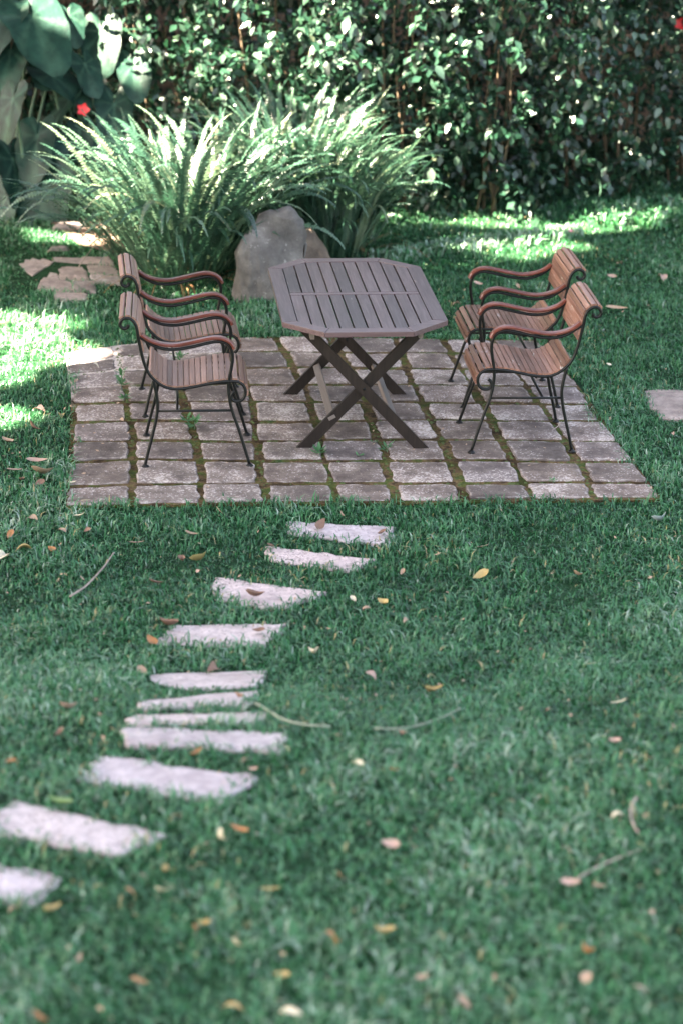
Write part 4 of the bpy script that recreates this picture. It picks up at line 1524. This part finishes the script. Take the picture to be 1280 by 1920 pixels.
shrub_specs = [(-3.1, 'dense shrub in the far left behind the elephant ears'), (-1.9, 'shrub behind the elephant ear leaves, near the left edge'), (-.7, 'shrub with a single red flower, left of the ferns'),
               (.45, 'shrub with bare tan branches directly behind the left fern'), (1.35, 'tall shrub with shiny leaves behind the upright fern'), (2.1, 'shrub with tan stems right of the dark fern'),
               (2.95, 'shrub with the brightest sunlit leaves, above the middle of the lawn edge'), (3.8, 'dark shrub right of the sunlit one'), (4.7, 'shrub near the right edge with a low sunlit spray'),
               (5.6, 'shrub in the right corner bearing a red flower at the top'), (6.8, 'dense shrub beyond the right edge of the lawn')]
npr = np.random.default_rng(5)
for k, (x, lab) in enumerate(shrub_specs):
    y0 = base_y(x)
    gz = float(ground_z(x, y0))
    root = link('hibiscus_shrub', None, loc=(x, y0 + .45 + (.85 if x < -.5 else 0), gz))
    edge = abs(x - 1.8) > 3.9
    # stems
    tips = []
    for s in range(5 if edge else 8):
        az = rnd.uniform(0, 2 * PI)
        hh = rnd.uniform(1.2, 2.2)
        b = Vector((rnd.uniform(-.28, .28), rnd.uniform(-.2, .3), -.02))
        lean = Vector((math.cos(az) * rnd.uniform(.1, .45), abs(math.sin(az)) * rnd.uniform(.1, .4) - .12, 0))
        pts = catmull([b, b + lean * .35 + Vector((rnd.uniform(-.05, .05), 0, hh * .4)), b + lean * .7 + Vector((rnd.uniform(-.08, .08), 0, hh * .75)), b + lean + Vector((0, 0, hh))], 4)
        r0 = rnd.uniform(.009, .019)
        V, Fc = tube_geo(pts, [r0 * (1 - .65 * i / len(pts)) for i in range(len(pts))], 6)
        link('stem', mesh('stem', V, Fc, M['stem'], True), root)
        tips += pts[3:]
    # leaf volume: sprays clustered along many short shoots, front open low down
    n = 4600 if edge else (4800 if k in (8, 9) else 7000)
    ncl = 230
    cc = np.stack([npr.uniform(-.75, .75, ncl), npr.uniform(-.55, .95, ncl), npr.uniform(.02, 2.75, ncl)], 1)
    # bulge: upper part overhangs, bottom recedes
    cc[:, 1] = np.where(cc[:, 1] < 0, cc[:, 1] * (.35 + .35 * cc[:, 2]).clip(0, 1.1), cc[:, 1])
    pick = npr.integers(0, ncl, n)
    dd = np.stack([npr.normal(0, .8, ncl), npr.normal(-.5, .5, ncl), npr.normal(.1, .6, ncl)], 1)
    dd /= np.linalg.norm(dd, axis=1)[:, None]
    tt = npr.uniform(0, 1, n)[:, None]
    C = cc[pick] + dd[pick] * tt * .42 - np.array([0, 0, .16]) * tt ** 2 + npr.normal(0, .045, (n, 3))
    C = C[C[:, 2] > .03]
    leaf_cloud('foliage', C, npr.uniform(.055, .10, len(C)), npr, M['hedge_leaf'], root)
    # near leaves one by one, on the side that faces the lawn
    if not edge:
        m = 220
        pk = npr.integers(0, ncl, m * 3)
        t3 = npr.uniform(0, 1, m * 3)[:, None]
        Cn = cc[pk] + dd[pk] * t3 * .45 - np.array([0, 0, .16]) * t3 ** 2 + npr.normal(0, .045, (m * 3, 3))
        Cn = Cn[(Cn[:, 1] < .1) & (Cn[:, 2] > .1)][:m]
        Cn[:, 1] -= .1
        X, Y, Z = rot_mats(len(Cn), npr, .45)
        for c, xx, yy, zz in zip(Cn, X, Y, Z):
            s = rnd.uniform(.065, .125)
            m4 = Matrix(((xx[0] * s, yy[0] * s, zz[0] * s, c[0]), (xx[1] * s, yy[1] * s, zz[1] * s, c[1]), (xx[2] * s, yy[2] * s, zz[2] * s, c[2]), (0, 0, 0, 1)))
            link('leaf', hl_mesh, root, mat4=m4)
    tag(root, lab, 'shrub', 'flowering shrubs forming the hedge')
    if k in (2, 9):
        px, py = ((157, 206) if k == 2 else (1273, 45))
        fp = at_y(px, py, 5.75 if k == 2 else y0 - .25) - root.location
        fr = link('flower', None, root, loc=fp)
        fr['label'] = 'red hibiscus flower'
        for q in range(5):
            V, Fc = leaf_geo(1, .85, .25, .15, 5, seed=q)
            V = [(v[0] * .055 + .03, v[1] * .055, v[2] * .055) for v in V]
            o = link('petal', mesh('petal', V, Fc, M['red'], True), fr)
            o.rotation_euler = (Matrix.Rotation(PI / 2 * .8, 4, 'X') @ Matrix.Rotation(q * 2 * PI / 5, 4, 'Z') @ Matrix.Rotation(-.35, 4, 'Y')).to_euler()

# a pink fallen flower by the lawn edge
p = at(1069, 437, h=.05)
fl = link('fallen_flower', None, loc=p)
for q in range(5):
    V, Fc = leaf_geo(1, .85, .25, .15, 4, seed=q)
    o = link('petal', mesh('petal', [(v[0] * .035 + .018, v[1] * .035, v[2] * .035) for v in V], Fc, M['pink'], True), fl)
    o.rotation_euler = (0, -.7, q * 2 * PI / 5)
tag(fl, 'small pink flower fallen at the foot of the hedge, right of the sunlit plants', 'flower')

# old wall behind the shrubs
wx0, wx1 = -9, 13
V, Fc = prism_geo([(wx0, 8.3), (wx1, 8.9), (wx1, 9.2), (wx0, 8.6)], -.2, 2.9, .02)
tag(link('garden_wall', mesh('garden_wall', V, Fc, M['wall'])), 'tan plastered wall glimpsed through gaps in the shrubs', 'wall')


# ------------------------------------------------------------------ tall trees added for shade (outside the frame; their crowns keep the garden in shade)
def ell_pts(n, c, r, rg):
    u = rg.normal(0, 1, (n, 3)); u /= np.linalg.norm(u, axis=1)[:, None]
    return np.array(c) + u * (rg.uniform(0, 1, (n, 1)) ** (1 / 3)) * np.array(r)


# openings cut in the added crowns to aim sun flecks (point, radius)
gaps = []
def gp(p, r): gaps.append((np.array(p), r))


for (px, py, Y, r_) in [(180, 290, 4.3, .13), (240, 270, 4.3, .16), (300, 255, 4.3, .16), (350, 230, 4.3, .17), (400, 270, 4.4, .16), (450, 300, 4.4, .14), (330, 310, 4.1, .15), (400, 340, 4.1, .12), (500, 180, 4.9, .14),
                        (540, 190, 4.9, .15), (580, 190, 4.9, .14), (520, 250, 4.8, .1), (590, 250, 4.8, .08), (470, 200, 5.0, .1), (225, 330, 4.1, .1), (290, 380, 3.95, .07), (310, 450, 3.9, .06),
                        (350, 290, 4.6, .15), (440, 240, 4.7, .12)]:
    gp(at_y(px, py, Y), r_ * 1.45)
for (px, py, r_) in [(-30, 640, .14), (20, 655, .10), (70, 648, .08), (100, 652, .07), (30, 618, .08), (-30, 600, .1), (70, 600, .05), (-22, 770, .05), (120, 428, .08), (150, 436, .06), (-20, 700, .05)]:
    gp(at(px, py, h=.05), r_ * (1.1 if py < 690 else .6))
for k in range(20):
    x = 690 + k * 19
    gp(at(x, 493 - (x - 700) * .128 + rnd.uniform(-5, 4), h=.06), rnd.uniform(-.03, .03))
for (px, py) in [(505, 40), (590, 20), (600, 45), (885, 75), (800, 100), (920, 90), (750, 105), (835, 105), (865, 145), (955, 165), (970, 220), (885, 215), (930, 215), (910, 265), (825, 285), (745, 285), (940, 290),
                 (925, 330), (785, 370), (850, 355), (1195, 300), (1115, 345), (1065, 365), (1220, 30), (1095, 40), (470, 110), (205, 90), (470, 70), (680, 170), (700, 195), (640, 20), (1275, 200), (1240, 150), (1030, 160), (395, 20), (960, 215), (600, 70), (720, 60), (980, 60), (300, 60)]:
    x = float(at_y(px, py, 5.9).x)
    gp(at_y(px, py, base_y(x) + .10), .03 if (py > 325 or px > 1090) else (rnd.uniform(.14, .26) if 730 < px < 980 else rnd.uniform(.09, .17)))
for k in range(46):
    px, py = (rnd.uniform(650, 990), rnd.uniform(30, 320)) if k < 22 else ((rnd.uniform(380, 650), rnd.uniform(0, 130)) if k < 32 else (rnd.uniform(1000, 1270), rnd.uniform(0, 290)))
    x = float(at_y(px, py, 5.9).x)
    gp(at_y(px, py, base_y(x) + rnd.uniform(-.1, .2)), rnd.uniform(.04, .09))
gapP = np.array([g[0] for g in gaps]); gapR = np.array([g[1] for g in gaps])
S_ = np.array(SUN)

tree_specs = [
    ((-10.5, -6.5), [((-8.4, -5.6, 9.2), (4.0, 4.0, 1.7)), ((-4.4, -6.4, 9.0), (3.6, 3.6, 1.6)), ((-6.0, -9.2, 9.4), (4.0, 3.0, 1.6))], 'tall unseen tree added for shade, left of the camera'),
    ((-9.6, -.5), [((-8.2, -1.2, 9.6), (4.4, 4.2, 1.8)), ((-4.4, -2.0, 9.2), (4.2, 4.0, 1.7))], 'tall tree added for shade left of the lawn, out of frame'),
    ((-8.2, 5.6), [((-7.6, 3.6, 9.6), (4.6, 4.2, 1.8)), ((-3.4, 2.4, 9.2), (4.4, 4.2, 1.7))], 'tall unseen tree added for shade at the far left beyond the elephant ears'),
    ((-3.4, 11.2), [((-5.0, 8.0, 9.8), (4.6, 4.2, 1.8)), ((-1.0, 7.0, 9.4), (4.2, 4.2, 1.7)), ((1.2, 3.6, 9.4), (2.6, 3.6, 1.4))], 'tall unseen tree added for shade behind the hedge on the left'),
]
tr = np.random.default_rng(77)
for (bx, by), els, lab in tree_specs:
    bz = float(ground_z(bx, by)) - .1
    root = link('added_shade_tree', None, loc=(bx, by, bz))
    V, Fc = tube_geo([(0, 0, 0), (.1, .05, 1.5), (.05, 0, 4), (.2, .1, 6.5), (.3, .1, 8.6)], [.34, .26, .22, .17, .10], 12)
    link('trunk', mesh('trunk', V, Fc, M['bark'], True), root)
    allC = []
    for c, r in els:
        cl = Vector(c) - Vector((bx, by, bz))
        V, Fc = tube_geo(catmull([Vector((.15, .05, 5.4)), Vector((.15, .05, 5.4)).lerp(cl, .5) + Vector((0, 0, -.3)), cl], 4), [.13 - .1 * i / 8 for i in range(9)], 8)
        link('limb', mesh('limb', V, Fc, M['bark'], True), root)
        allC.append(ell_pts(int(480 * r[0] * r[1]), c, r, tr))
    C = np.concatenate(allC)
    # distance of each leaf from every sun line
    keepm = np.ones(len(C), bool)
    for p, rr in zip(gapP, gapR):
        d = C - p
        t = d @ S_
        dist = np.linalg.norm(d - t[:, None] * S_, axis=1)
        keepm &= dist > rr + .22
    C = C[keepm] - np.array([bx, by, bz])
    leaf_cloud('crown', C, tr.uniform(.26, .40, len(C)), tr, M['crown'], root, droop=.2)
    tag(root, lab, 'tree', 'unseen trees added to shade the garden')

print('objects', len(bpy.data.objects), 'tris', sum(len(m.loops) - 2 * len(m.polygons) for m in bpy.data.meshes))
